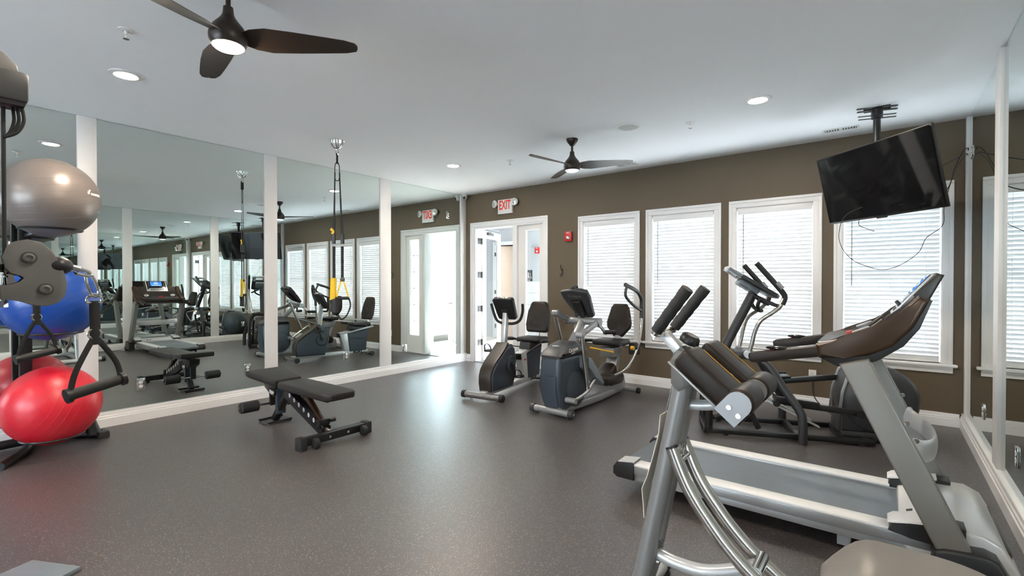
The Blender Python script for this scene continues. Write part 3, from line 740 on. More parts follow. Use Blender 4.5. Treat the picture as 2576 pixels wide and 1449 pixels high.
# restroom sign in the hall
t = thing('restroom_sign', 'dark grey restroom sign with white figures on the grey hall wall', 'sign', (-7.10, HY1, 1.605))
MB().b6(-0.10, 0.10, -0.010, 0, -0.16, 0.16, bev=0.002).build('plaque', 'charcoal', t)
def person_icon(x, skirt):
    m = MB().cyl((x, -0.0135, 0.092), (x, -0.010, 0.092), 0.014, n=12)
    body = [(x - 0.016, 0.074), (x + 0.016, 0.074), (x + 0.012, 0.03)] + ([(x + 0.026, -0.02), (x - 0.026, -0.02)] if skirt else [(x + 0.012, -0.02), (x - 0.012, -0.02)]) + [(x - 0.012, 0.03)]
    m.prism(body, 'y', -0.0135, -0.010).b6(x - 0.010, x - 0.002, -0.0135, -0.010, -0.06, -0.02).b6(x + 0.002, x + 0.010, -0.0135, -0.010, -0.06, -0.02)
    return m
person_icon(-0.062, False).build('man_figure', 'logo_white', t)
person_icon(-0.012, True).build('woman_figure', 'logo_white', t)
MB().torus((0.052, -0.0125, -0.03), 0.026, 0.0045, axis='y', n=18, m=6).cyl((0.045, -0.0135, 0.062), (0.045, -0.010, 0.062), 0.012, n=10).bar((0.046, -0.012, 0.05), (0.050, -0.012, -0.005), 0.008, 0.003).bar((0.05, -0.012, -0.005), (0.078, -0.012, -0.008), 0.008, 0.003).bar((0.076, -0.012, -0.008), (0.084, -0.012, -0.05), 0.008, 0.003).build('wheelchair_figure', 'logo_white', t)
MB().b6(-0.03, 0.03, -0.0125, -0.010, -0.105, -0.085).build('braille_strip', 'logo_white', t)

# ------------------------------------------------------------------ television on a ceiling mount, and its cables
TVW, TVH = 1.165, 0.668
tv_c = V((-0.090, 5.41, 2.353)); tyaw, ttilt = -0.774, 0.239
tvm = thing('television_mount', 'black ceiling mount and pole holding the television', 'tv mount', (-0.075, 5.60, H))
for dy in (-0.05, 0.05):
    MB().bar((-0.15, dy - 0.05, -0.004), (0.15, dy + 0.05, -0.004), 0.03, 0.006).build('ceiling_bracket', 'black_metal', tvm)
MB().b6(-0.10, 0.10, -0.07, 0.07, -0.004, 0.0).build('ceiling_plate', 'black_metal', tvm)
for dy in (-0.05, 0.05): MB().bar((-0.14, dy - 0.045, -0.075), (0.14, dy + 0.045, -0.075), 0.026, 0.006).build('clamp_bracket', 'black_metal', tvm)
MB().cyl((0, 0, 0), (0, 0, -0.09), 0.045, n=20).cyl((0, 0, -0.08), (0, 0, -0.80), 0.029, n=20).build('pole', 'black_metal', tvm)
tvo = thing('television', 'large black flat television tilted down from the ceiling before the rightmost window', 'television', tv_c)
nn = V((math.sin(tyaw) * math.cos(ttilt), -math.cos(tyaw) * math.cos(ttilt), -math.sin(ttilt)))
er = V((math.cos(tyaw), math.sin(tyaw), 0)); eu = er.cross(-nn)
TM = Matrix((er, eu, nn)).transposed().to_4x4()
MB().box((0, 0, -0.012), (TVW, TVH, 0.024), bev=0.005).xf(TM).build('bezel', 'black_plastic', tvo)
MB().box((0, 0.004, 0.0125), (TVW - 0.022, TVH - 0.03, 0.002)).xf(TM).build('screen', 'tv_screen', tvo)
MB().box((0, -0.08, -0.045), (0.8, 0.42, 0.045), bev=0.02).xf(TM).build('rear_housing', 'black_plastic', tvo)
MB().box((0, -TVH / 2 - 0.005, -0.004), (0.10, 0.012, 0.016), bev=0.003).xf(TM).build('sensor_tab', 'black_plastic', tvo)
MB().box((0, 0.02, -0.078), (0.32, 0.26, 0.02), bev=0.004).xf(TM).build('wall_bracket', 'black_metal', tvo)
def cable(name, pts, lab, r=0.0045):
    return tag(MB().tube(pts, r, n=8, k=8).build(name, 'black_rubber'), lab, 'cable')
P0 = tv_c + TM.to_3x3() @ V((0.30, -0.05, -0.06))
cable('power_cable', [P0, (0.22, 5.72, 2.40), (0.40, 5.98, 2.52), (0.52, 6.10, 2.60), (0.585, 6.17, 2.645), (XR - 0.03, 6.20, 2.635)], 'black television cable running straight to the high mirror outlet')
cable('power_cable', [tv_c + TM.to_3x3() @ V((0.28, -0.15, -0.06)), (0.26, 5.82, 2.20), (0.44, 6.02, 2.30), (0.50, 6.11, 2.50), (0.56, 6.17, 2.66), (0.60, 6.19, 2.70), (XR - 0.03, 6.20, 2.675)], 'black television cable sagging and looping up to the mirror outlet')
cable('power_cable', [(XR - 0.04, 6.19, 2.64), (0.53, 6.15, 2.55), (0.47, 6.12, 2.35), (0.43, 6.10, 2.15), (0.42, 6.10, 1.98), (0.30, 6.0, 1.86), (0.24, 5.95, 1.72), (0.10, 5.88, 1.60), (-0.03, 5.80, 1.56), (-0.16, 5.74, 1.60), (-0.26, 5.66, 1.66), (-0.34, 5.62, 1.78), (-0.36, 5.60, 1.92), (-0.30, 5.55, 2.08), tv_c + TM.to_3x3() @ V((-0.1, -0.20, -0.06))], 'thin cable drooping in a loop below the television', 0.0028)
pa = tv_c + TM.to_3x3() @ V((-0.25, -0.28, -0.05))
cable('signal_cable', [pa, pa + V((-0.02, 0.0, -0.10)), pa + V((0.05, -0.02, -0.15)), pa + V((0.10, -0.03, -0.175))], 'short loose cable end hanging under the television', 0.003)

# ------------------------------------------------------------------ suspension trainer
t = thing('suspension_trainer', 'black and yellow suspension straps hanging from a chrome ceiling anchor', 'suspension straps', (-4.926, 3.08, H))
MB().cyl((0, 0, 0), (0, 0, -0.006), 0.08, n=24).build('anchor_plate', 'chrome', t)
an = MB()
for a in range(3):
    ca, sa = math.cos(a * PI / 3 + 0.3), math.sin(a * PI / 3 + 0.3)
    an.tube([(ca * 0.068, sa * 0.068, -0.004), (ca * 0.06, sa * 0.06, -0.05), (ca * 0.025, sa * 0.025, -0.085), (0, 0, -0.092), (-ca * 0.025, -sa * 0.025, -0.085), (-ca * 0.06, -sa * 0.06, -0.05), (-ca * 0.068, -sa * 0.068, -0.004)], 0.007, n=8)
an.build('anchor_cage', 'chrome', t)
MB().torus((0, 0, -0.125), 0.03, 0.006, axis='y', n=20, sx=0.9, sy=1.25).build('carabiner', 'chrome', t)
ux, uy = 0.788, 0.615     # strap plane faces the room
def sp(u, z, d=0.0): return (u * ux - d * uy, u * uy + d * ux, z)
MB().tube([sp(0, -0.145), sp(0, -0.26)], 0.020, n=10, flat=0.5, up=(uy, -ux, 0)).build('anchor_strap', 'black_web', t)
MB().tube([sp(0.025, -0.29), sp(0.026, -0.40), sp(0.015, -0.45), sp(-0.015, -0.45), sp(-0.026, -0.40), sp(-0.025, -0.29), sp(-0.012, -0.25), sp(0.012, -0.25)], 0.005, n=8, closed=True, k=5).build('loop', 'black_metal', t)
for s_, (u0, u1) in ((-1, (-0.026, -0.040)), (1, (0.026, 0.055))):
    st = MB().tube([sp(u0, -0.36), sp((u0 + u1) / 2, -0.75), sp(u1, -1.08)], [0.008, 0.010, 0.014], n=8, flat=0.35, up=(ux, uy, 0)).build('strap', 'black_web', t)
    MB().tube([sp(u1, -1.06), sp(u1 * 1.05, -1.17)], 0.022, n=8, flat=0.7, up=(ux, uy, 0)).build('cam_buckle', 'black_plastic', t)
    MB().tube([sp(u1, -1.20), sp(u1, -1.60)], 0.017, n=8, flat=0.35, up=(ux, uy, 0)).build('lower_strap', 'black_web', t)
MB().tube([sp(-0.075, -1.00), sp(-0.045, -1.03), sp(-0.06, -1.06)], 0.016, n=8, flat=0.5).build('yellow_tab', 'yellow_web', t)
# left handle seen edge on with its foot cradle
MB().tube([sp(-0.045, -1.56), sp(-0.05, -1.70), sp(-0.055, -1.82)], 0.036, n=10, flat=0.4, up=(ux, uy, 0)).build('yellow_sleeve', 'yellow_web', t)
MB().tube([sp(-0.045, -1.80), sp(-0.03, -1.85), sp(-0.03, -1.91), sp(-0.035, -1.95)], 0.052, n=10, flat=0.55, up=(ux, uy, 0)).build('foot_cradle', 'black_rubber', t)
for ub in (-0.015, 0.125): MB().tube([sp(0.055, -1.56), sp((0.055 + ub) / 2 + 0.0, -1.66), sp(ub, -1.79)], 0.015, n=8, flat=0.35).build('yellow_webbing', 'yellow_web', t)
MB().cyl(sp(-0.02, -1.79), sp(0.13, -1.79), 0.017, n=14).build('hand_grip', 'black_rubber', t)
MB().tube([sp(0.13, -1.79), sp(0.145, -1.88), sp(0.10, -1.99), sp(0.04, -2.03), sp(0.0, -1.98)], 0.013, n=8, flat=0.45).build('foot_loop', 'black_web', t)
for u in (-0.048, 0.056): MB().box(sp(u, -1.58), (0.05, 0.02, 0.035), rot=(0, 0, 0.66), bev=0.003).build('strap_keeper', 'charcoal', t)

# ------------------------------------------------------------------ exercise balls and rack
BX, BY = -5.53, 0.792
rk = thing('ball_rack', 'black upright rack holding three exercise balls by the mirror', 'ball rack', (-5.93, 0.68, 0))
MB().b6(-0.04, 0.04, -0.04, 0.04, 0.05, 2.08, bev=0.006).build('post', 'black_metal', rk)
MB().tube([(0.0, -0.45, 0.035), (0.0, 0.0, 0.05), (0.05, 0.30, 0.04), (0.17, 0.48, 0.03)], 0.038, n=12).build('base_leg', 'black_metal', rk)
MB().tube([(0.0, 0.05, 0.045), (0.30, -0.05, 0.035), (0.62, -0.22, 0.03)], 0.034, n=12).build('base_leg', 'black_metal', rk)
MB().b6(0.12, 0.26, 0.44, 0.52, 0.0, 0.06, bev=0.01).build('foot', 'charcoal', rk)
MB().cyl((0.19, 0.42, 0.05), (0.17, 0.36, 0.30), 0.05, 0.035, n=16).build('foot_column', 'charcoal', rk)
for zc in (2.143, 1.277, 0.405):
    ox, oy = BX + 5.93, BY - 0.68
    MB().torus((ox, oy, zc - 0.262), 0.196, 0.011, n=40).build('ball_ring', 'black_metal', rk)
    MB().bar((0.0, 0.0, zc - 0.30), (ox - 0.16, oy - 0.05, zc - 0.27), 0.03, 0.03).build('ring_arm', 'black_metal', rk)
def ball(z, mat, lab, nlines, axis_rot):
    t = thing('exercise_ball', lab, 'exercise ball', (BX, BY, z), 0, 'exercise balls on the rack')
    MB().sph((0, 0, 0), 0.325, n=64, m=36).build('ball_shell', mat, t)
    rb = MB()
    for i in range(nlines):
        h = -0.16 + 0.32 * i / (nlines - 1)
        rb.torus((0, 0, h), math.sqrt(0.325 ** 2 - h * h) - 0.0003, 0.0010, n=72, m=6)
    rb.xf(Euler(axis_rot).to_matrix().to_4x4()).build('rib_lines', mat, t)
    return t
gb = ball(2.143, 'grey_ball', 'shiny grey exercise ball, topmost on the rack', 7, (R(10), R(6), 0))
ball(1.277, 'blue_ball', 'shiny blue exercise ball, middle one on the rack', 7, (R(30), R(-14), 0))
ball(0.405, 'red_ball', 'shiny red exercise ball, lowest on the rack', 7, (R(60), R(20), 0))
# printed mark on the grey ball: running figure and a scribble
def on_ball(az, el, r=0.3262): return V((r * math.cos(el) * math.cos(az), r * math.cos(el) * math.sin(az), r * math.sin(el)))
mk = MB(); az0 = math.atan2(0.32, 0.52) + 0.28
for stroke in ([(0, .05), (.03, .02), (.06, -.02)], [(.0, -.03), (.03, .01), (.055, .055)], [(.03, .02), (.01, .0), (-.015, .01)]):
    mk.tube([on_ball(az0 - 0.20 + a, 0.13 + b) for a, b in stroke], 0.004, n=6, k=4)
mk.sph(on_ball(az0 - 0.14, 0.205), 0.007, n=10, m=6)
for i in range(6):
    a = az0 - 0.10 + i * 0.06
    mk.tube([on_ball(a, 0.09), on_ball(a + 0.02, 0.145), on_ball(a + 0.035, 0.10), on_ball(a + 0.06, 0.09)], 0.0035, n=6, k=4)
mk.build('printed_mark', 'logo_white', gb)
#@@MACHINES

# ================================================================== TREADMILL
t = thing('treadmill', 'silver and brown treadmill with black belt before the right wall mirror', 'treadmill', (-0.5, 3.425, 0))
tm = t
for sy in (-1, 1):
    # side rail: silver beam with a groove, and the pale foot rail on top
    y0, y1 = sorted((sy * 0.375, sy * 0.275))
    MB().b6(-0.86, 0.70, y0, y1, 0.135, 0.192, bev=0.006).b6(-0.86, 0.74, min(sy * 0.366, sy * 0.28), max(sy * 0.366, sy * 0.28), 0.095, 0.14, bev=0.004).build('side_rail', 'silver_paint', t)
    MB().b6(-0.855, 0.525, y0 - 0.002, y1 + 0.002, 0.190, 0.207, bev=0.006).build('foot_rail', 'white_rail', t)
    ec = MB().prism([(-0.985, 0.115), (-0.985, 0.165), (-0.955, 0.205), (-0.835, 0.222), (-0.835, 0.095), (-0.955, 0.095)], 'y', y0 - 0.012, y1 + 0.006, bev=0.008).build('end_cap', 'black_plastic', t)
    MB().prism([(-0.945, 0.210), (-0.83, 0.226), (-0.83, 0.2165), (-0.95, 0.2015)], 'y', y0 - 0.010, y1 + 0.004).build('cap_insert', 'light_silver', ec)
    # hood wing beside the belt front
    yy0, yy1 = sorted((sy * 0.40, sy * 0.285))
    wg = MB().prism([(0.515, 0.198), (0.53, 0.245), (0.60, 0.262), (0.74, 0.285), (0.80, 0.285), (0.80, 0.17), (0.60, 0.185)], 'y', yy0, yy1, bev=0.008).build('hood_wing', 'black_plastic', t)
    MB().prism([(0.512, 0.240), (0.535, 0.258), (0.60, 0.272), (0.74, 0.293), (0.74, 0.280), (0.60, 0.259), (0.53, 0.242)], 'y', yy0 - 0.003, yy1 + 0.003, bev=0.003).build('wing_cover', 'white_rail', wg)
    # upright and its foot
    yo0, yo1 = sorted((sy * 0.452, sy * 0.378))
    MB().prism([(0.715, 0.13), (0.850, 0.13), (0.435, 1.050), (0.312, 1.012)], 'y', yo0, yo1, bev=0.012, seg=3).build('upright', 'grey_upright', t)
    yb0, yb1 = sorted((sy * 0.475, sy * 0.36))
    MB().prism([(0.665, 0.03), (0.685, 0.185), (0.72, 0.20), (0.86, 0.215), (0.90, 0.20), (0.955, 0.10), (0.955, 0.03)], 'y', yb0, yb1, bev=0.015, seg=3).build('upright_foot', 'black_plastic', t)
    MB().cyl((0.905, yb0 - 0.006, 0.05), (0.905, yb1 + 0.006, 0.05), 0.048, n=22).build('transport_wheel', 'black_rubber', t)
    MB().cyl((-0.70, sy * 0.30, 0.0), (-0.70, sy * 0.30, 0.10), 0.022, n=14).cyl((-0.70, sy * 0.30, 0.0), (-0.70, sy * 0.30, 0.02), 0.038, n=16).build('levelling_foot', 'black_rubber', t)
# running belt wrapped round the deck
MB().prism([(-0.94, 0.115), (-0.965, 0.135), (-0.965, 0.165), (-0.94, 0.183), (0.60, 0.183), (0.60, 0.165), (-0.90, 0.150), (-0.90, 0.125)], 'y', -0.276, 0.276).build('running_belt', 'belt', t)
MB().cyl((-0.935, -0.30, 0.148), (-0.935, 0.30, 0.148), 0.030, n=18).build('rear_roller', 'black_metal', t)
MB().b6(-0.88, 0.62, -0.26, 0.26, 0.075, 0.15).build('deck', 'black_plastic', t)
MB().b6(0.30, 0.36, -0.33, 0.33, 0.03, 0.09).build('lift_crossbar', 'silver_paint', t)
# motor hood
hd_ = MB().prism([(0.555, 0.17), (0.56, 0.205), (0.60, 0.215), (0.72, 0.262), (0.86, 0.268), (0.925, 0.235), (0.985, 0.12), (0.985, 0.04), (0.62, 0.06)], 'y', -0.372, 0.372, bev=0.012, seg=3).build('motor_hood', 'light_silver', t)
MB().prism([(0.565, 0.209), (0.60, 0.220), (0.705, 0.262), (0.705, 0.256), (0.60, 0.213), (0.565, 0.203)], 'y', -0.285, 0.285).build('hood_front', 'white_rail', hd_)
MB().prism([(0.70, 0.262), (0.735, 0.270), (0.735, 0.262), (0.70, 0.254)], 'y', -0.25, 0.25).build('hood_seam', 'black_plastic', hd_)
for yy in (-0.17, -0.12): MB().box((0.605, yy, 0.222), (0.028, 0.03, 0.002), rot=(0, R(-22), 0)).build('warning_mark', 'charcoal', hd_)
MB().b6(0.93, 0.965, -0.30, 0.30, 0.15, 0.19, bev=0.01).build('front_grip', 'bronze_panel', hd_)
# bowed crossbar between the uprights
MB().tube([(0.60, -0.385, 0.62), (0.645, -0.33, 0.60), (0.69, -0.20, 0.585), (0.71, 0, 0.58), (0.69, 0.20, 0.585), (0.645, 0.33, 0.60), (0.60, 0.385, 0.62)], 0.055, n=14, flat=0.25, up=(0, 0, 1)).build('crossbar', 'light_silver', t)
for sy in (-1, 1):
    for zz in (0.74, 0.66): MB().cyl((0.585 + (0.74 - zz) * 0.45, sy * 0.372, zz), (0.585 + (0.74 - zz) * 0.45, sy * 0.382, zz), 0.012, n=12).build('bolt', 'chrome', t)
# dashboard
up_o = [(0.205, 1.110), (0.33, 1.135), (0.45, 1.175), (0.545, 1.270), (0.61, 1.365)]
lo_o = [(0.675, 1.350), (0.625, 1.215), (0.56, 1.125), (0.45, 1.055), (0.35, 1.005), (0.28, 1.005), (0.215, 1.035)]
ds = MB().prism(up_o + lo_o, 'y', -0.335, 0.335, bev=0.02, seg=3).build('dashboard', 'brown_black', t)
for sy in (-1, 1):
    y0, y1 = sorted((sy * 0.345, sy * 0.425))
    MB().prism([(0.205, 1.105), (0.33, 1.132), (0.46, 1.190), (0.56, 1.290), (0.625, 1.370), (0.665, 1.345), (0.61, 1.215), (0.53, 1.115), (0.43, 1.060), (0.33, 1.040), (0.218, 1.032)], 'y', y0, y1, bev=0.022, seg=3).build('dashboard_side', 'bronze_panel', t)
    MB().prism([(0.22, 1.036), (0.30, 0.995), (0.38, 1.0), (0.47, 1.04), (0.57, 1.12), (0.63, 1.21), (0.675, 1.345), (0.655, 1.35), (0.60, 1.225), (0.53, 1.125), (0.43, 1.07)], 'y', y0 + 0.012, y1 - 0.012, bev=0.006).build('dashboard_underside', 'black_plastic', t)
    # arm rail
    ar = MB().bar((-0.125, sy * 0.385, 0.998), (0.225, sy * 0.385, 1.068), 0.064, 0.062, bev=0.02).build('arm_rail', 'brown_leather', t)
    MB().sph((0.02, sy * 0.385, 1.064), (0.06, 0.025, 0.012), n=18, m=8).build('pulse_pad', 'black_gloss', ar)
    MB().sph((0.0, sy * 0.385, 1.060), (0.02, 0.018, 0.012), n=12, m=6).build('speed_button', 'red_plastic', ar)
    MB().lathe([(0.038, 0.0), (0.044, 0.012), (0.040, 0.018), (0.034, 0.012), (0.030, -0.02)], n=22).xf(Matrix.Translation((0.40, sy * 0.235, 1.168)) @ Matrix.Rotation(R(-25), 4, 'Y')).build('cup_holder', 'light_silver', ds)
    MB().box((0.45, sy * 0.235, 1.20), (0.10, 0.12, 0.012), rot=(0, R(-44), 0), bev=0.003).build('fan_grille', 'bronze_panel', ds)
MB().box((0.335, 0, 1.140), (0.035, 0.07, 0.025), rot=(0, R(-18), 0), bev=0.006).build('safety_key', 'red_plastic', t)
MB().tube([(0.225, -0.33, 1.085), (0.215, 0, 1.075), (0.225, 0.33, 1.085)], 0.022, n=12).build('front_handlebar', 'black_rubber', t)
# display head
TH = MB().prism([(0.530, 1.245), (0.598, 1.350), (0.700, 1.482), (0.732, 1.470), (0.672, 1.335), (0.60, 1.235)], 'y', -0.205, 0.205, bev=0.012, seg=3).build('display_head', 'brown_black', t)
dnx = V((-0.792, 0, 0.610)); dux = V((0.610, 0, 0.792))
def on_disp(y, u, d=0.0): return V((0.598, 0, 1.350)) + dux * u + dnx * (0.004 + d) + V((0, y, 0))
def disp_box(nm, yc, u0, u1, wy, mat, par, d=0.0, th=0.004):
    Md = Matrix((V((0, -1, 0)), dux, dnx)).transposed().to_4x4(); Md.translation = on_disp(yc, (u0 + u1) / 2, d)
    return MB().box((0, 0, 0), (wy, u1 - u0, th), bev=0.001).xf(Md).build(nm, mat, par)
disp_box('display_frame', 0, -0.115, 0.155, 0.375, 'light_silver', TH, 0.0, 0.010)
disp_box('display_glass', 0, -0.035, 0.150, 0.335, 'black_gloss', TH, 0.004, 0.006)
disp_box('blue_screen', 0, 0.025, 0.135, 0.205, 'screen_blue', TH, 0.0062, 0.003)
for (yc, u0, u1, wy) in ((0, 0.075, 0.095, 0.08), (0.0, 0.030, 0.042, 0.16), (0.0, 0.118, 0.128, 0.05)): disp_box('screen_readout', yc, u0, u1, wy, 'screen_white', TH, 0.0085, 0.001)
for r_ in range(2):
    for k in range(8): disp_box('key', -0.105 + k * 0.03, -0.095 + r_ * 0.03, -0.075 + r_ * 0.03, 0.022, 'charcoal', TH, 0.006, 0.004)
for k in range(4):
    for sy in (-1, 1): disp_box('side_key', sy * 0.135, 0.02 + k * 0.03, 0.035 + k * 0.03, 0.02, 'grey_plate', TH, 0.008, 0.002)
MB().box((0.556, -0.16, 1.318), (0.018, 0.03, 0.045), rot=(0, R(-38), 0), bev=0.003).build('book_stop', 'black_plastic', TH)
cable('floor_cable', [(0.46, 3.00, 0.10), (0.50, 2.96, 0.04), (0.52, 2.85, 0.012), (0.54, 2.6, 0.010), (0.56, 2.3, 0.010)], 'black power cord leaving the front of the treadmill', 0.005)

# ================================================================== ELLIPTICAL TRAINER
t = thing('elliptical_trainer', 'black framed elliptical trainer standing under the third window', 'elliptical', (-1.32, 5.0, 0), R(22))
for sy in (-1, 1):
    MB().b6(-0.12, 1.25, sy * 0.245 - 0.026, sy * 0.245 + 0.026, 0.012, 0.062, bev=0.008).build('base_rail', 'black_metal', t)
    MB().tube([(-0.10, sy * 0.255, 0.05), (-0.10, sy * 0.26, 0.50), (-0.085, sy * 0.245, 0.66), (-0.02, sy * 0.20, 0.735), (0.10, sy * 0.12, 0.74)], 0.034, n=14).build('front_post', 'black_metal', t)
    MB().tube([(0.30, sy * 0.10, 0.74), (0.42, sy * 0.20, 0.655), (0.53, sy * 0.27, 0.47), (0.645, sy * 0.33, 0.285), (0.665, sy * 0.345, 0.17), (0.665, sy * 0.345, 0.0)], 0.036, n=14).build('side_leg', 'charcoal', t)
    MB().tube([(0.18, sy * 0.17, 0.60), (0.22, sy * 0.18, 0.35), (0.34, sy * 0.19, 0.07)], 0.026, n=12).build('brace', 'black_metal', t)
    MB().tube([(-0.05, sy * 0.25, 0.16), (0.12, sy * 0.22, 0.25), (0.22, sy * 0.18, 0.30)], 0.018, n=10).build('strut', 'black_metal', t)
    MB().bar((0.30, sy * 0.12, 0.385), (0.86, sy * 0.12, 0.105), 0.05, 0.016).build('ramp_rail', 'light_silver', t)
    MB().cyl((0.05, sy * 0.245, 0.0), (0.05, sy * 0.245, 0.014), 0.025, n=12).cyl((1.15, sy * 0.245, 0.0), (1.15, sy * 0.245, 0.014), 0.025, n=12).build('rubber_foot', 'black_rubber', t)
for s_ in (-0.12, 0.66, 1.2): MB().b6(s_ - 0.026, s_ + 0.026, -0.245, 0.245, 0.014, 0.06, bev=0.006).build('cross_rail', 'black_metal', t)
MB().tube([(-0.02, -0.17, 0.735), (0.12, -0.06, 0.75), (0.12, 0.06, 0.75), (-0.02, 0.17, 0.735)], 0.036, n=12).b6(0.05, 0.34, -0.13, 0.13, 0.70, 0.775, bev=0.02).build('top_yoke', 'charcoal', t)
MB().tube([(0.06, 0, 0.74), (0.10, 0, 0.86), (0.325, 0, 1.335)], 0.044, n=16, smooth=False).build('mast', 'charcoal', t)
# console tilted towards the user on the right
cd = (V((0.52, 0, 1.305)) - V((0.10, 0, 1.572))).normalized(); cn = V((cd.z * -1, 0, cd.x)).normalized()
if cn.z < 0: cn = -cn
CM = Matrix((cd, V((0, 1, 0)), cd.cross(V((0, 1, 0))))).transposed().to_4x4(); CM.translation = V((0.31, 0, 1.438))
def con(nm, c, d, mat, bev=0.004, par=None):
    return MB().box(c, d, bev=bev).xf(CM).build(nm, mat, par or t)
MB().prism([(-0.13, -0.19), (0.21, -0.21), (0.245, -0.17), (0.245, 0.17), (0.21, 0.21), (-0.13, 0.19)], 'z', -0.028, 0.010, bev=0.008).xf(CM).build('console', 'black_plastic', t)
co2 = con('console_back', (-0.01, 0, -0.055), (0.20, 0.26, 0.06), 'slate_light', 0.02)
MB().tube([(-0.12, -0.15, -0.01), (-0.24, -0.12, 0.0), (-0.255, 0, 0.0), (-0.24, 0.12, 0.0), (-0.12, 0.15, -0.01)], 0.022, n=10, k=5).xf(CM).build('reading_rack', 'light_silver', t)
con('console_display', (0.0, 0, 0.0115), (0.17, 0.24, 0.003), 'black_gloss', 0.001)
for k in range(6): con('console_key', (0.15, -0.13 + k * 0.052, 0.0115), (0.03, 0.035, 0.003), 'grey_plate', 0.001)
MB().prism([(-0.245, -0.19), (-0.13, -0.185), (-0.13, -0.135), (-0.22, -0.14)], 'z', -0.02, 0.006, bev=0.004).prism([(-0.245, 0.19), (-0.13, 0.185), (-0.13, 0.135), (-0.22, 0.14)], 'z', -0.02, 0.006, bev=0.004).b6(-0.262, -0.232, -0.19, 0.19, -0.02, 0.006, bev=0.004).xf(CM).build('console_rim', 'slate_light', t)
MB().tube([(0.33, -0.03, 1.31), (0.46, -0.16, 1.235), (0.50, -0.20, 1.22)], 0.018, n=10).tube([(0.33, 0.03, 1.31), (0.46, 0.16, 1.235), (0.50, 0.20, 1.22)], 0.018, n=10).build('console_brace', 'charcoal', t)
MB().tube([(0.36, -0.14, 1.28), (0.34, -0.13, 1.22), (0.37, -0.06, 1.17), (0.40, 0.0, 1.165), (0.37, 0.06, 1.17), (0.34, 0.13, 1.22), (0.36, 0.14, 1.30)], 0.017, n=10).build('fixed_handle', 'black_rubber', t)
for sy in (-1, 1):
    off = 0.0 if sy < 0 else -0.02
    arm = MB().tube([(0.53 + off, sy * 0.25, 1.29), (0.50 + off, sy * 0.25, 1.215), (0.44 + off, sy * 0.25, 1.16), (0.345 + off, sy * 0.24, 1.085), (0.30 + off, sy * 0.22, 0.98), (0.275 + off, sy * 0.21, 0.86), (0.255 + off, sy * 0.20, 0.78)], 0.0185, n=12).build('moving_arm', 'steel_tube', t)
    MB().tube([(0.305 + off, sy * 0.25, 1.615), (0.42 + off, sy * 0.25, 1.475), (0.515 + off, sy * 0.25, 1.355), (0.54 + off, sy * 0.25, 1.30), (0.52 + off, sy * 0.25, 1.235)], 0.024, n=12).build('foam_grip', 'black_rubber', arm)
    MB().tube([(0.47 + off, sy * 0.252, 1.435), (0.515 + off, sy * 0.252, 1.378)], 0.0255, n=12).build('pulse_sensor', 'chrome', arm)
    MB().cyl((0.245 + off, sy * 0.17, 0.76), (0.245 + off, sy * 0.225, 0.76), 0.035, n=16).build('arm_joint', 'light_silver', arm)
    # pedal arm
    if sy < 0: pts = [(0.50, -0.13, 0.335), (0.66, -0.13, 0.305), (1.16, -0.14, 0.262)]; pc = (0.66, 0.325)
    else: pts = [(0.30, 0.13, 0.44), (0.62, 0.13, 0.47), (1.18, 0.14, 0.545)]; pc = (0.50, 0.49)
    pa_ = MB().bar(pts[0], pts[1], 0.05, 0.05).bar(pts[1], pts[2], 0.05, 0.05).build('pedal_arm', 'black_metal', t)
    MB().box((pc[0], sy * 0.15, pc[1] + 0.010), (0.36, 0.15, 0.022), rot=(0, R(6 if sy < 0 else -5), 0), bev=0.008).box((pc[0] - 0.17, sy * 0.15, pc[1] + 0.035), (0.02, 0.15, 0.05), bev=0.006).box((pc[0], sy * 0.222, pc[1] + 0.027), (0.34, 0.012, 0.03), rot=(0, R(6 if sy < 0 else -5), 0), bev=0.004).build('foot_pedal', 'black_plastic', pa_)
    MB().box((pc[0], sy * 0.15, pc[1] + 0.023), (0.30, 0.12, 0.004), rot=(0, R(6 if sy < 0 else -5), 0)).build('pedal_tread', 'slate_light', pa_)
    MB().cyl((pts[0][0], sy * 0.10, pts[0][2] - 0.03), (pts[0][0], sy * 0.16, pts[0][2] - 0.03), 0.03, n=16).build('ramp_roller', 'black_rubber', pa_)
# rear drive housing
dh = MB()
for (sx0, sx1, rr) in ((-0.15, 0.15, 0.305),):
    dh.lathe([(0.02, -0.17), (0.20, -0.165), (0.27, -0.15), (0.305, -0.11), (0.315, 0.0), (0.305, 0.11), (0.27, 0.15), (0.20, 0.165), (0.02, 0.17)], c=(1.34, 0, 0.375), axis='y', n=44)
dh.build('drive_housing', 'charcoal', t)
MB().prism([(1.02, 0.06), (1.045, 0.40), (1.09, 0.60), (1.16, 0.685), (1.22, 0.70), (1.22, 0.06)], 'y', -0.125, 0.125, bev=0.02, seg=3).build('housing_front', 'charcoal', t)
for sy in (-1, 1): MB().prism([(1.012, 0.25), (1.032, 0.45), (1.082, 0.62), (1.14, 0.70), (1.16, 0.695), (1.10, 0.61), (1.052, 0.44), (1.034, 0.25)], 'y', sy * 0.122 - 0.007, sy * 0.122 + 0.007, bev=0.003).build('housing_edge', 'silver_paint', t)
for sy in (-1, 1):
    MB().lathe([(0.01, 0.0), (0.16, 0.0), (0.175, 0.008), (0.175, 0.02)], axis='y', n=36).xf(Matrix.Translation((1.34, sy * 0.168 - 0.01, 0.375))).build('crank_disc', 'slate_plastic', t)
    MB().cyl((1.17, sy * 0.11, 0.26 if sy < 0 else 0.545), (1.17, sy * 0.185, 0.26 if sy < 0 else 0.545), 0.035, n=16).build('crank_bearing', 'black_metal', t)
MB().b6(1.02, 1.58, -0.16, 0.16, 0.01, 0.10, bev=0.02).build('housing_base', 'black_plastic', t)
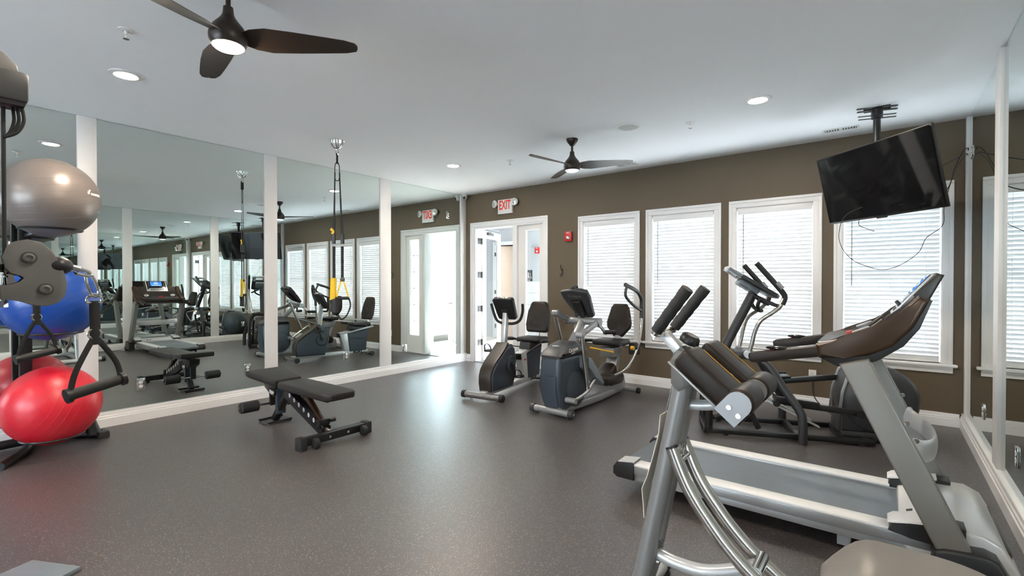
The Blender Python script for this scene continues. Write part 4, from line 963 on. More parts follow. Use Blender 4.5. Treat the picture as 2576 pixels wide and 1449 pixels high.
cable('floor_cable', [(-0.661, YB - 0.012, 0.351), (-0.65, YB - 0.03, 0.335), (-0.655, YB - 0.045, 0.24), (-0.62, YB - 0.09, 0.12), (-0.50, YB - 0.22, 0.03), (-0.36, YB - 0.40, 0.010), (-0.22, YB - 0.62, 0.012)], 'black power cord from the wall outlet to the elliptical', 0.006)

# ================================================================== RECUMBENT ELLIPTICAL (front facing the camera)
t = thing('recumbent_elliptical', 'grey recumbent seated elliptical with dark shroud and long arm levers', 'recumbent elliptical', (-2.83, 4.25, 0), R(-1))
MB().cyl((-0.235, 0.07, 0.058), (0.235, 0.07, 0.058), 0.036, n=20).build('front_foot_bar', 'silver_paint', t)
for sx in (-1, 1):
    ec = MB().lathe([(0.040, 0.0), (0.046, 0.006), (0.046, 0.05), (0.040, 0.056)], axis='x', n=22).xf(Matrix.Translation((sx * 0.245 - 0.028, 0.07, 0.058))).build('end_cap', 'charcoal', t)
    MB().cyl((sx * 0.273, 0.07, 0.058), (sx * 0.277, 0.07, 0.058), 0.014, n=12).build('cap_badge', 'silver_paint', ec)
    MB().cyl((sx * 0.20, 0.08, 0.0), (sx * 0.20, 0.08, 0.03), 0.018, n=10).build('levelling_foot', 'black_rubber', t)
MB().prism([(-0.10, 0.07), (0.10, 0.07), (0.135, 0.24), (0.15, 0.9), (0.12, 1.50), (-0.12, 1.50), (-0.15, 0.9), (-0.135, 0.24)], 'z', 0.035, 0.11, bev=0.02).prism([(0.35, 0.08), (1.52, 0.05), (1.60, 0.10), (1.56, 0.235), (1.30, 0.17), (0.80, 0.135), (0.45, 0.15)], 'x', -0.13, 0.13, bev=0.02).build('base_beam', 'silver_paint', t)
MB().cyl((-0.27, 1.64, 0.045), (0.27, 1.64, 0.045), 0.032, n=18).b6(-0.05, 0.05, 1.50, 1.66, 0.03, 0.08, bev=0.01).build('rear_foot_bar', 'silver_paint', t)
for sx in (-1, 1): MB().cyl((sx * 0.265, 1.64, 0.042), (sx * 0.30, 1.64, 0.042), 0.038, n=18).build('rear_wheel', 'black_plastic', t)
# shroud
shp = [(0.12, 0.05), (0.055, 0.14), (0.025, 0.32), (0.02, 0.58), (0.04, 0.645), (0.55, 0.645), (0.55, 0.45), (0.50, 0.18), (0.42, 0.06)]
MB().prism(shp, 'x', -0.135, 0.135, bev=0.055, seg=5).build('shroud', 'slate_plastic', t)
MB().prism([(0.03, 0.62), (0.015, 0.655), (0.06, 0.70), (0.22, 0.765), (0.36, 0.79), (0.46, 0.765), (0.56, 0.66), (0.555, 0.62)], 'x', -0.138, 0.138, bev=0.055, seg=5).build('shroud_cap', 'gunmetal', t)
MB().prism([(0.055, 0.10), (0.012, 0.30), (0.008, 0.44), (0.03, 0.44), (0.035, 0.30), (0.075, 0.10)], 'x', -0.088, 0.088, bev=0.010).build('nose_panel', 'slate_plastic', t)
def face_badge(nm, c, d, rot, mat): return MB().box(c, d, rot=rot, bev=0.002).build(nm, mat, t)
MB().torus((0.0, 0.145, 0.748), 0.032, 0.004, axis='z', n=24, m=6, sx=1.3, sy=0.75).bar((-0.03, 0.135, 0.745), (0.03, 0.155, 0.752), 0.010, 0.006).build('shroud_emblem', 'light_silver', t)
text('shroud_lettering', 'Octane', 0.062, 'logo_white', t, frame3((0.1425, 0.28, 0.705), (0, 1, 0.10), (0, -0.10, 1)), bold=0.001)
text('shroud_lettering_small', 'FITNESS', 0.022, 'logo_white', t, frame3((0.1425, 0.28, 0.668), (0, 1, 0.10), (0, -0.10, 1)))
MB().box((0.137, 0.30, 0.40), (0.003, 0.012, 0.30), rot=(R(-24), 0, 0)).build('shroud_stripe', 'charcoal', t)
for sx in (-1, 1):
    MB().lathe([(0.001, 0.012), (0.15, 0.012), (0.185, 0.004), (0.195, -0.02)], axis='x', n=40).xf(Matrix.Translation((sx * 0.145, 0.34, 0.275)) @ (Matrix.Rotation(PI, 4, 'Z') if sx < 0 else Matrix.Identity(4))).build('drive_disc', 'slate_plastic', t)
    MB().torus((sx * 0.147, 0.34, 0.275), 0.192, 0.006, axis='x', n=44, m=6).build('disc_rim', 'charcoal', t)
# mast and console
MB().bar((0, 0.42, 0.70), (0, 0.80, 1.06), 0.085, 0.075, bev=0.02).build('mast', 'silver_paint', t)
c0 = V((0, 0.50, 1.355)); c1 = V((0, 0.80, 1.035)); e1 = (c1 - c0).normalized(); ex = V((1, 0, 0)); en = ex.cross(e1)   # en: out of the back, towards the camera
if en.y > 0: en = -en
OM = Matrix((ex, -e1, ex.cross(-e1))).transposed().to_4x4(); OM.translation = (c0 + c1) / 2
MB().prism([(-0.175, 0.20), (-0.10, 0.225), (0.0, 0.23), (0.10, 0.225), (0.175, 0.20), (0.178, 0.10), (0.14, -0.06), (0.125, -0.19), (0.095, -0.215), (-0.075, -0.215), (-0.10, -0.19), (-0.13, -0.06), (-0.178, 0.10)], 'z', -0.03, 0.03, bev=0.018, seg=3).xf(OM).build('console', 'charcoal', t)
sgn = 1 if (OM.to_3x3() @ V((0, 0, 1))).dot(en) > 0 else -1
MB().prism([(-0.065, 0.09), (0.065, 0.09), (0.055, -0.12), (0.0, -0.19), (-0.055, -0.12)], 'z', min(sgn * 0.025, sgn * 0.075), max(sgn * 0.025, sgn * 0.075), bev=0.015, seg=3).xf(OM).build('console_hump', 'black_plastic', t)
MB().box((0, 0.05, -sgn * 0.031), (0.25, 0.20, 0.003)).xf(OM).build('console_display', 'black_gloss', t)
ob = OM.to_3x3() @ V((0, 0.148, sgn * 0.0315)) + OM.translation
text('console_lettering', 'Octane', 0.060, 'grey_plate', t, frame3(ob, (1, 0, 0), (-e1.x, -e1.y, -e1.z)), bold=0.001)
ob2 = OM.to_3x3() @ V((0, 0.108, sgn * 0.0315)) + OM.translation
text('console_lettering_small', 'FITNESS', 0.022, 'grey_plate', t, frame3(ob2, (1, 0, 0), (-e1.x, -e1.y, -e1.z)))
MB().cyl((-0.005, 0.50, 1.37), (-0.005, 0.505, 1.392), 0.012, n=12).build('sensor_knob', 'charcoal', t)
# rocker axle, rocker arms, links, pedals
MB().cyl((-0.19, 0.72, 0.985), (0.19, 0.72, 0.985), 0.042, n=20).build('rocker_axle', 'silver_paint', t)
for sx in (-1, 1):
    if sx < 0: pv, lk0, lk1, lk2, cr = (0.47, 1.085), (0.475, 1.08), (0.60, 0.78), (0.72, 0.50), (0.50, 0.345)
    else: pv, lk0, lk1, lk2, cr = (0.30, 0.865), (0.30, 0.865), (0.345, 0.60), (0.42, 0.27), (0.12, 0.19)
    ra = MB().bar((sx * 0.20, 0.74, 0.99), (sx * 0.215, pv[0], pv[1]), 0.045, 0.06, bev=0.012).build('rocker_arm', 'silver_paint', t)
    MB().cyl((sx * 0.165, 0.72, 0.985), (sx * 0.235, 0.72, 0.985), 0.045, n=20).cyl((sx * 0.175, pv[0], pv[1]), (sx * 0.255, pv[0], pv[1]), 0.036, n=18).build('pivot_cap', 'silver_paint', ra)
    MB().tube([(sx * 0.235, lk0[0], lk0[1]), (sx * 0.24, lk1[0], lk1[1]), (sx * 0.24, lk2[0], lk2[1])], 0.024, n=12).build('link_tube', 'steel_tube', t)
    MB().tube([(sx * 0.24, cr[0], cr[1]), (sx * 0.24, lk2[0] - 0.03, lk2[1] - 0.03), (sx * 0.235, lk2[0] + 0.12, lk2[1] + 0.06), (sx * 0.20, lk2[0] + 0.28, lk2[1] + 0.11)], 0.023, n=12).build('pedal_tube', 'steel_tube', t)
    MB().cyl((sx * 0.15, cr[0], cr[1]), (sx * 0.275, cr[0], cr[1]), 0.030, n=16).build('crank_pin', 'silver_paint', t)
    if sx < 0: fp = [(0.64, 0.745), (0.80, 0.70), (1.02, 0.61), (1.0, 0.585), (0.78, 0.665), (0.64, 0.70)]
    else: fp = [(0.41, 0.62), (0.47, 0.60), (0.62, 0.44), (0.76, 0.29), (0.74, 0.255), (0.56, 0.38), (0.42, 0.50)]
    MB().prism(fp, 'x', sx * 0.19 - 0.075, sx * 0.19 + 0.075, bev=0.012, seg=3).build('foot_plate', 'slate_light', t)
    # console side handles
    MB().tube([(sx * 0.05, 0.80, 0.95), (sx * 0.15, 0.84, 0.93), (sx * 0.20, 0.87, 0.865), (sx * 0.215, 0.90, 0.835)], 0.020, n=10).build('console_handle', 'steel_tube', t)
    MB().cyl((sx * 0.20, 0.865, 0.855), (sx * 0.275, 1.0, 0.85), 0.026, n=14).build('handle_grip', 'black_rubber', t)
    # long levers: the right one drawn back, the left one pushed forward
    if sx > 0:
        L_ = [(0.12, 1.25, 0.27), (0.22, 1.36, 0.34), (0.255, 1.55, 0.48), (0.265, 1.70, 0.70), (0.265, 1.765, 0.93), (0.265, 1.775, 1.06)]
        G_ = [(0.265, 1.77, 0.97), (0.265, 1.775, 1.10), (0.265, 1.765, 1.22), (0.26, 1.66, 1.315), (0.25, 1.50, 1.37), (0.24, 1.345, 1.412)]
        O_ = [(0.265, 1.755, 1.075), (0.262, 1.58, 1.13), (0.255, 1.37, 1.235), (0.25, 1.325, 1.30), (0.245, 1.375, 1.395)]
    else:
        L_ = [(-0.12, 1.20, 0.25), (-0.22, 1.14, 0.36), (-0.255, 1.06, 0.56), (-0.265, 1.02, 0.80), (-0.265, 1.01, 1.00), (-0.265, 1.005, 1.05)]
        G_ = [(-0.265, 1.01, 0.97), (-0.265, 1.005, 1.10), (-0.262, 0.99, 1.24), (-0.25, 0.97, 1.34), (-0.235, 0.955, 1.395)]
        O_ = [(-0.265, 1.00, 1.07), (-0.22, 0.99, 1.15), (-0.19, 0.98, 1.25), (-0.205, 0.965, 1.33), (-0.24, 0.96, 1.375)]
    lev = MB().tube(L_, 0.020, n=12).build('arm_lever', 'steel_tube', t)
    MB().tube(G_, 0.026, n=12).build('lever_grip', 'charcoal', lev)
    MB().tube(O_, 0.018, n=10).build('lever_loop', 'charcoal', lev)
    # seat handles
    MB().tube([(sx * 0.15, 1.42, 0.665), (sx * 0.25, 1.36, 0.68), (sx * 0.27, 1.25, 0.685)], 0.020, n=10).cyl((sx * 0.27, 1.27, 0.685), (sx * 0.275, 1.14, 0.69), 0.024, n=12).build('seat_handle', 'black_rubber', t)
# seat post, boot, seat
MB().bar((0, 1.40, 0.18), (0, 1.56, 0.62), 0.16, 0.10, bev=0.02, up=(0, 1, 0)).build('seat_post', 'silver_paint', t)
MB().bar((0, 1.18, 0.21), (0, 1.42, 0.36), 0.20, 0.16, bev=0.05, up=(0, 0, 1)).b6(-0.17, 0.17, 1.12, 1.50, 0.15, 0.30, bev=0.06, seg=3).build('post_boot', 'brown_black', t)
MB().b6(-0.10, 0.10, 1.30, 1.55, 0.49, 0.61, bev=0.015).build('seat_slide', 'silver_paint', t)
MB().b6(-0.195, 0.195, 1.26, 1.60, 0.635, 0.708, bev=0.034, seg=4).build('seat_cushion', 'black_leather', t)
MB().cyl((-0.20, 1.24, 0.60), (0.16, 1.20, 0.575), 0.011, n=10).cyl((0.245, 1.50, 0.605), (0.285, 1.50, 0.605), 0.026, n=14).build('seat_lever', 'yellow_lever', t)
MB().tube([(0, 1.56, 0.66), (0, 1.64, 0.74), (0, 1.66, 0.86)], 0.035, n=12, flat=1.6, up=(0, 1, 0)).build('backrest_post', 'silver_paint', t)
bk = [(-0.085, 0.30), (0.085, 0.30), (0.125, 0.25), (0.175, 0.05), (0.165, -0.02), (0.06, -0.14), (-0.06, -0.14), (-0.165, -0.02), (-0.175, 0.05), (-0.125, 0.25)]
MB().prism(bk, 'y', -0.035, 0.035, bev=0.025, seg=3).xf(Matrix.Translation((0, 1.655, 0.86)) @ Matrix.Rotation(R(-10), 4, 'X')).build('backrest', 'brown_leather', t)
MB().b6(0.16, 0.28, 1.60, 1.72, 0.50, 0.66, bev=0.02).build('bottle_holder', 'charcoal', t)

# ================================================================== RECUMBENT BIKE
t = thing('recumbent_bike', 'blue grey recumbent exercise bike with black backrest beside the glass door', 'exercise bike', (-3.85, 4.35, 0), R(8))
MB().cyl((-0.245, 0.0, 0.062), (0.245, 0.0, 0.062), 0.040, n=22).build('front_foot_bar', 'steel_tube', t)
for sx in (-1, 1):
    MB().lathe([(0.040, 0.0), (0.047, 0.006), (0.047, 0.045), (0.040, 0.052)], axis='x', n=22).xf(Matrix.Translation((sx * 0.27 - 0.026, 0, 0.062))).build('end_cap', 'black_plastic', t)
    MB().cyl((sx * 0.17, 0.01, 0.0), (sx * 0.17, 0.01, 0.03), 0.014, n=10).cyl((sx * 0.17, 0.01, 0.0), (sx * 0.17, 0.01, 0.008), 0.022, n=12).build('levelling_foot', 'chrome', t)
    MB().cyl((sx * 0.19, 1.46, 0.048), (sx * 0.25, 1.46, 0.048), 0.044, n=20).build('rear_cap', 'black_plastic', t)
MB().cyl((-0.20, 1.46, 0.05), (0.20, 1.46, 0.05), 0.036, n=18).build('rear_foot_bar', 'steel_tube', t)
MB().b6(-0.045, 0.045, 0.0, 1.47, 0.055, 0.115, bev=0.008).build('main_beam', 'light_silver', t)
for sx in (-1, 1): text('beam_lettering', 'TRUE', 0.075, 'black_plastic', t, frame3((sx * 0.0462, 1.25, 0.084), (0, sx, 0), (0, 0, 1)), bold=0.004, sx=1.1)
shp = [(0.078, 0.105), (0.060, 0.20), (0.062, 0.29), (0.090, 0.355), (0.15, 0.415), (0.24, 0.475), (0.33, 0.530), (0.41, 0.590), (0.47, 0.640), (0.555, 0.640), (0.60, 0.575), (0.635, 0.50), (0.655, 0.41), (0.648, 0.33), (0.60, 0.23), (0.575, 0.09)]
MB().prism(shp, 'x', -0.105, 0.105, bev=0.022, seg=3).build('shroud', 'slate_plastic', t)
MB().prism([(0.062, 0.10), (0.040, 0.20), (0.042, 0.295), (0.072, 0.370), (0.135, 0.435), (0.225, 0.497), (0.315, 0.553), (0.395, 0.612), (0.455, 0.668), (0.50, 0.660), (0.42, 0.575), (0.34, 0.515), (0.25, 0.46), (0.16, 0.395), (0.105, 0.34), (0.085, 0.28), (0.095, 0.10)], 'x', -0.090, 0.090, bev=0.014, seg=3).build('shroud_spine', 'brown_black', t)
for sx in (-1, 1):
    MB().lathe([(0.001, 0.010), (0.10, 0.010), (0.112, 0.0)], axis='x', n=36).xf(Matrix.Translation((sx * 0.106, 0.51, 0.385)) @ (Matrix.Rotation(PI, 4, 'Z') if sx < 0 else Matrix.Identity(4))).build('crank_cover', 'slate_plastic', t)
    MB().torus((sx * 0.1075, 0.51, 0.385), 0.113, 0.003, axis='x', n=40, m=6).cyl((sx * 0.11, 0.51, 0.385), (sx * 0.125, 0.51, 0.385), 0.03, n=18).build('cover_groove', 'black_plastic', t)
    e_ = (0.56, 0.225) if sx > 0 else (0.455, 0.545)
    ck = MB().bar((sx * 0.135, 0.51, 0.385), (sx * 0.14, e_[0], e_[1]), 0.018, 0.03, bev=0.006, up=(0, 1, 0)).build('crank_arm', 'black_metal', t)
    pd = MB().b6(sx * 0.195 - 0.05, sx * 0.195 + 0.05, e_[0] - 0.055, e_[0] + 0.055, e_[1] - 0.012, e_[1] + 0.016, bev=0.006).build('pedal', 'black_plastic', t)
    MB().tube([(sx * 0.15, e_[0] - 0.02, e_[1] + 0.015), (sx * 0.165, e_[0] - 0.04, e_[1] + 0.075), (sx * 0.205, e_[0] - 0.05, e_[1] + 0.095), (sx * 0.24, e_[0] - 0.04, e_[1] + 0.07), (sx * 0.25, e_[0] - 0.02, e_[1] + 0.01)], 0.016, n=8, flat=0.22, up=(0, 1, 0)).build('pedal_strap', 'black_web', pd)
MB().bar((0, 0.505, 0.60), (0, 0.565, 1.10), 0.062, 0.075, bev=0.010, up=(0, 1, 0)).build('mast', 'light_silver', t)
# console (its back faces the camera)
b0 = V((0, 0.475, 1.245)); b1 = V((0, 0.625, 0.965)); e1 = (b1 - b0).normalized(); BM = Matrix((V((1, 0, 0)), -e1, V((1, 0, 0)).cross(-e1))).transposed().to_4x4(); BM.translation = (b0 + b1) / 2 + V((0, -0.005, 0))
sg = 1 if (BM.to_3x3() @ V((0, 0, 1))).y < 0 else -1
MB().prism([(-0.155, 0.13), (-0.13, 0.155), (0.13, 0.155), (0.155, 0.13), (0.135, -0.145), (0.115, -0.16), (-0.115, -0.16), (-0.135, -0.145)], 'z', -0.032, 0.032, bev=0.014, seg=3).xf(BM).build('console', 'black_plastic', t)
MB().prism([(-0.05, 0.0), (0.05, 0.0), (0.055, -0.12), (-0.055, -0.12)], 'z', min(sg * 0.03, sg * 0.05), max(sg * 0.03, sg * 0.05), bev=0.008).xf(BM).build('console_bracket', 'charcoal', t)
MB().box((0, 0.02, -sg * 0.033), (0.22, 0.20, 0.003)).xf(BM).build('console_display', 'black_gloss', t)
text('console_lettering', 'TRUE', 0.055, 'logo_white', t, frame3(BM @ V((0.0, 0.1585, 0.0)) + V((0, 0, 0.0006)), (1, 0, 0), BM.to_3x3() @ V((0, 0, -sg))), bold=0.002, sx=1.2)
MB().tube([(-0.235, 0.57, 1.16), (-0.215, 0.585, 1.06), (-0.175, 0.60, 0.95), (-0.10, 0.60, 0.905), (0.0, 0.59, 0.90), (0.10, 0.60, 0.905), (0.175, 0.62, 0.95), (0.215, 0.62, 1.06), (0.225, 0.60, 1.16)], 0.0185, n=12).build('handlebar', 'black_rubber', t)
# seat column and rail
MB().prism([(0.885, 0.435), (1.035, 0.465), (1.085, 0.10), (0.985, 0.10)], 'x', -0.055, 0.055, bev=0.010).build('front_column', 'light_silver', t)
MB().prism([(1.035, 0.44), (1.50, 0.535), (1.44, 0.35), (1.41, 0.20), (1.42, 0.10), (1.075, 0.10)], 'x', -0.062, 0.062, bev=0.012, seg=3).build('column_panel', 'slate_plastic', t)
MB().bar((0, 0.87, 0.448), (0, 1.585, 0.575), 0.10, 0.045, bev=0.006).build('seat_rail', 'light_silver', t)
MB().bar((0, 0.855, 0.425), (0, 0.885, 0.432), 0.115, 0.085, bev=0.01).build('rail_cap', 'black_plastic', t)
MB().box((0.0565, 0.98, 0.375), (0.002, 0.05, 0.022), rot=(0, 0, 0)).build('model_badge', 'red_plastic', t)
MB().prism([(1.06, 0.505), (1.08, 0.60), (1.54, 0.60), (1.56, 0.59), (1.10, 0.50)], 'x', -0.085, 0.085, bev=0.008).build('seat_carriage', 'black_metal', t)
MB().b6(-0.185, 0.185, 1.13, 1.47, 0.595, 0.66, bev=0.031, seg=4).build('seat_cushion', 'black_leather', t)
MB().b6(-0.05, 0.05, 1.44, 1.56, 0.58, 0.64, bev=0.01).cyl((0, 1.50, 0.62), (0, 1.515, 0.76), 0.022, n=14).build('backrest_post', 'chrome', t)
bk = [(-0.08, 0.238), (0.08, 0.238), (0.115, 0.228), (0.138, 0.195), (0.155, 0.10), (0.168, 0.0), (0.178, -0.12), (0.178, -0.18), (0.165, -0.21), (0.14, -0.222), (-0.14, -0.222), (-0.165, -0.21), (-0.178, -0.18), (-0.178, -0.12), (-0.168, 0.0), (-0.155, 0.10), (-0.138, 0.195), (-0.115, 0.228)]
br = MB().prism(bk, 'y', -0.045, 0.045, bev=0.032, seg=4).xf(Matrix.Translation((0, 1.505, 0.925)) @ Matrix.Rotation(R(-12), 4, 'X')).build('backrest', 'brown_leather', t)
MB().lathe([(0.001, -0.006), (0.07, -0.006), (0.088, 0.002)], axis='y', n=30).xf(Matrix.Translation((0, 1.505, 0.925)) @ Matrix.Rotation(R(-12), 4, 'X') @ Matrix.Translation((0, -0.0445, -0.07))).build('lumbar_pad', 'brown_leather', br)
for sx in (-1, 1):
    MB().tube([(sx * 0.10, 1.38, 0.575), (sx * 0.24, 1.34, 0.60), (sx * 0.265, 1.22, 0.625), (sx * 0.265, 1.12, 0.635)], 0.017, n=10).build('seat_handle', 'black_metal', t)
    MB().cyl((sx * 0.265, 1.22, 0.625), (sx * 0.265, 1.06, 0.64), 0.022, n=12).build('seat_grip', 'black_rubber', t)
MB().tube([(-0.05, 1.16, 0.53), (-0.16, 1.14, 0.525), (-0.25, 1.10, 0.54)], 0.008, n=8).build('adjust_lever', 'black_metal', t)

# ================================================================== ADJUSTABLE WEIGHT BENCH
t = thing('weight_bench', 'black adjustable weight bench with foam leg rollers beside the mirror', 'bench', (-4.50, 2.40, 0))
bt = MB().b6(-0.435, 0.435, -0.15, 0.15, -0.03, 0.03, bev=0.022, seg=4)
MB().prism([(-0.18, -0.12), (-0.13, -0.152), (0.70, -0.152), (0.745, -0.11), (0.745, 0.11), (0.70, 0.152), (-0.13, 0.152), (-0.18, 0.12)], 'z', 0.405, 0.468, bev=0.016, seg=3).build('back_pad', 'black_leather', t)
MB().prism([(-0.73, -0.19), (-0.66, -0.195), (-0.26, -0.15), (-0.215, -0.13), (-0.215, 0.13), (-0.26, 0.15), (-0.66, 0.195), (-0.73, 0.19)], 'z', -0.032, 0.032, bev=0.016, seg=3).xf(Matrix.Translation((-0.215, 0, 0.447)) @ Matrix.Rotation(R(5), 4, 'Y') @ Matrix.Translation((0.215, 0, 0))).build('seat_pad', 'black_leather', t)
for sy in (-0.07, 0.07):
    MB().b6(-0.15, 0.62, sy - 0.014, sy + 0.014, 0.375, 0.408).build('back_pad_rail', 'black_metal', t)
# slanted spine with a ladder of holes between two plates
for sy in (-0.036, 0.036):
    ld = MB().bar((-0.21, sy, 0.33), (0.47, sy, 0.075), 0.008, 0.095, bev=0.002, up=(0, 0, 1)).build('ladder_plate', 'black_metal', t)
MB().bar((-0.22, 0, 0.335), (0.53, 0, 0.05), 0.055, 0.055, bev=0.004).build('spine', 'black_metal', t)
for k in range(6):
    u = 0.12 + k * 0.13; x_ = -0.21 + 0.68 * u; z_ = 0.352 - 0.255 * u
    for sy in (-1, 1): MB().lathe([(0.001, 0.001), (0.016, 0.001), (0.018, 0.0)], axis='y', n=14).xf(Matrix.Translation((x_ + 0.012, sy * 0.041, z_ + 0.006)) @ (Matrix.Rotation(PI, 4, 'Z') if sy > 0 else Matrix.Identity(4)) @ Matrix.Diagonal((1.0, 1.0, 1.3, 1))).build('ladder_hole', 'light_silver', t)
MB().bar((0.10, 0, 0.38), (0.405, 0, 0.155), 0.045, 0.045, bev=0.004).build('back_strut', 'bronze_panel', t)
MB().b6(0.385, 0.45, -0.05, 0.05, 0.105, 0.18, bev=0.004).cyl((0.41, -0.055, 0.15), (0.41, 0.115, 0.15), 0.012, n=12).cyl((0.41, 0.07, 0.15), (0.41, 0.125, 0.15), 0.02, n=14).build('pull_bracket', 'black_metal', t)
MB().b6(0.53, 0.60, -0.30, 0.37, 0.028, 0.098, bev=0.006).build('floor_bar', 'black_metal', t)
for sy in (-0.29, 0.36):
    MB().b6(0.515, 0.615, sy - 0.03, sy + 0.03, 0.0, 0.106, bev=0.008).build('bar_foot', 'black_rubber', t)
for sy in (-0.19, 0.29): MB().cyl((0.625, sy - 0.02, 0.045), (0.625, sy + 0.02, 0.045), 0.045, n=22).build('wheel', 'black_rubber', t)
for sy in (-0.04, 0.14): MB().cyl((0.60, sy, 0.063), (0.606, sy, 0.063), 0.011, n=12).build('bolt', 'chrome', t)
# front post, foot plate
MB().bar((-0.20, 0, 0.36), (-0.50, 0, 0.02), 0.06, 0.06, bev=0.004).build('front_leg', 'black_metal', t)
MB().prism([(-0.60, -0.11), (-0.55, -0.14), (-0.43, -0.14), (-0.38, -0.11), (-0.38, 0.11), (-0.43, 0.14), (-0.55, 0.14), (-0.60, 0.11)], 'z', 0.0, 0.014, bev=0.004).build('foot_plate', 'charcoal', t)
MB().b6(-0.60, -0.575, -0.12, 0.12, 0.014, 0.03).b6(-0.405, -0.38, -0.12, 0.12, 0.014, 0.03).build('foot_plate_rim', 'black_metal', t)
MB().prism([(-0.62, 0.42), (-0.60, 0.35), (-0.50, 0.30), (-0.36, 0.36), (-0.33, 0.42)], 'y', -0.06, 0.06, bev=0.006).build('seat_gusset', 'black_metal', t)
MB().b6(-0.40, -0.36, -0.045, 0.045, 0.10, 0.36, bev=0.004).build('upright_tube', 'slate_plastic', t)
MB().b6(-0.565, -0.525, -0.03, 0.03, 0.16, 0.36, bev=0.004).build('roller_arm', 'black_metal', t)
MB().cyl((-0.545, -0.34, 0.185), (-0.545, 0.34, 0.185), 0.0125, n=12).build('roller_axle', 'chrome', t)
for sy in (-1, 1):
    MB().lathe([(0.048, -0.085), (0.055, -0.078), (0.055, 0.078), (0.048, 0.085)], axis='y', n=24).xf(Matrix.Translation((-0.545, sy * 0.235, 0.185))).build('foam_roller', 'black_rubber', t)
    MB().cyl((-0.545, sy * 0.32, 0.185), (-0.545, sy * 0.332, 0.185), 0.022, n=14).build('roller_cap', 'charcoal', t)
MB().box((-0.425, -0.066, 0.318), (0.115, 0.006, 0.062), rot=(0, R(10), 0), bev=0.002).build('name_plate', 'bronze_panel', t)
text('plate_lettering', 'REP', 0.045, 'logo_white', t, frame3((-0.425, -0.0702, 0.318), (0.985, 0, -0.17), (0, 0, 1)), bold=0.002, sx=1.2)

# ================================================================== KNEELING ABDOMINAL MACHINE (curved rails, arm pads)
AY = 2.02
t = thing('abdominal_machine', 'steel kneeling abdominal machine with curved rails, arm pads and grips, nearest the camera', 'ab machine', (-0.60, AY, 0))
def ax(x, z, y=0.0): return (x + 0.60, y, z)
for dy in (-0.045, 0.045):
    MB().tube([ax(-0.868, 0.03, dy), ax(-0.825, 0.17, dy), ax(-0.715, 0.71, dy), ax(-0.635, 1.11, dy)], 0.037, n=18, smooth=False).build('front_leg', 'silver_paint', t)
MB().cyl(ax(-0.868, 0.04, -0.30), ax(-0.868, 0.04, 0.30), 0.038, n=18).build('front_foot', 'light_silver', t)
for sy in (-1, 1): MB().cyl(ax(-0.868, 0.04, sy * 0.28), ax(-0.868, 0.04, sy * 0.335), 0.043, n=18).build('foot_cap', 'black_plastic', t)
rail = [(-0.690, 0.752), (-0.648, 0.652), (-0.612, 0.585), (-0.567, 0.522), (-0.488, 0.428), (-0.396, 0.345), (-0.29, 0.275), (-0.15, 0.215), (0.0, 0.190), (0.15, 0.200), (0.28, 0.245), (0.40, 0.33)]
for sy in (-1, 1):
    MB().tube([ax(x, z, sy * 0.068) for x, z in rail], 0.0265, n=18, k=5).build('curved_rail', 'steel_tube', t)
    MB().cyl(ax(-0.6935, 0.760, sy * 0.068), ax(-0.690, 0.752, sy * 0.068), 0.0255, n=18).build('rail_plug', 'black_plastic', t)
MB().cyl(ax(-0.67, 0.70, -0.05), ax(-0.67, 0.70, 0.05), 0.018, n=12).b6(*[v for v in (-0.105, -0.06)], -0.03, 0.03, 0.70, 0.76, bev=0.006).build('rail_bracket', 'chrome', t)
MB().cyl(ax(-0.375, 0.352, -0.068), ax(-0.375, 0.352, 0.068), 0.022, n=14).build('rail_spacer', 'chrome', t)
MB().tube([ax(-0.795, 0.262), ax(-0.70, 0.245), ax(-0.58, 0.252), ax(-0.46, 0.30), ax(-0.385, 0.345)], 0.026, n=14).build('lower_brace', 'light_silver', t)
MB().tube([ax(-0.65, 0.925), ax(-0.59, 0.930), ax(-0.53, 0.945), ax(-0.46, 0.985), ax(-0.42, 1.02)], 0.022, n=14, flat=1.2).build('pad_brace', 'light_silver', t)
for (z, n_) in ((0.30, 0), (0.235, 1)): MB().cyl(ax(-0.775, z, -0.02), ax(-0.757, z, -0.02), 0.012, n=10).cyl(ax(-0.775, z, 0.02), ax(-0.757, z, 0.02), 0.012, n=10).build('bolt', 'chrome', t)
for y_ in (-0.085, 0.055): MB().prism([(-0.09, 1.12), (-0.065, 1.16), (0.0, 1.14), (0.0, 1.03), (-0.06, 0.99), (-0.09, 1.02)], 'y', y_, y_ + 0.03, bev=0.004).build('gusset', 'grey_plate', t)
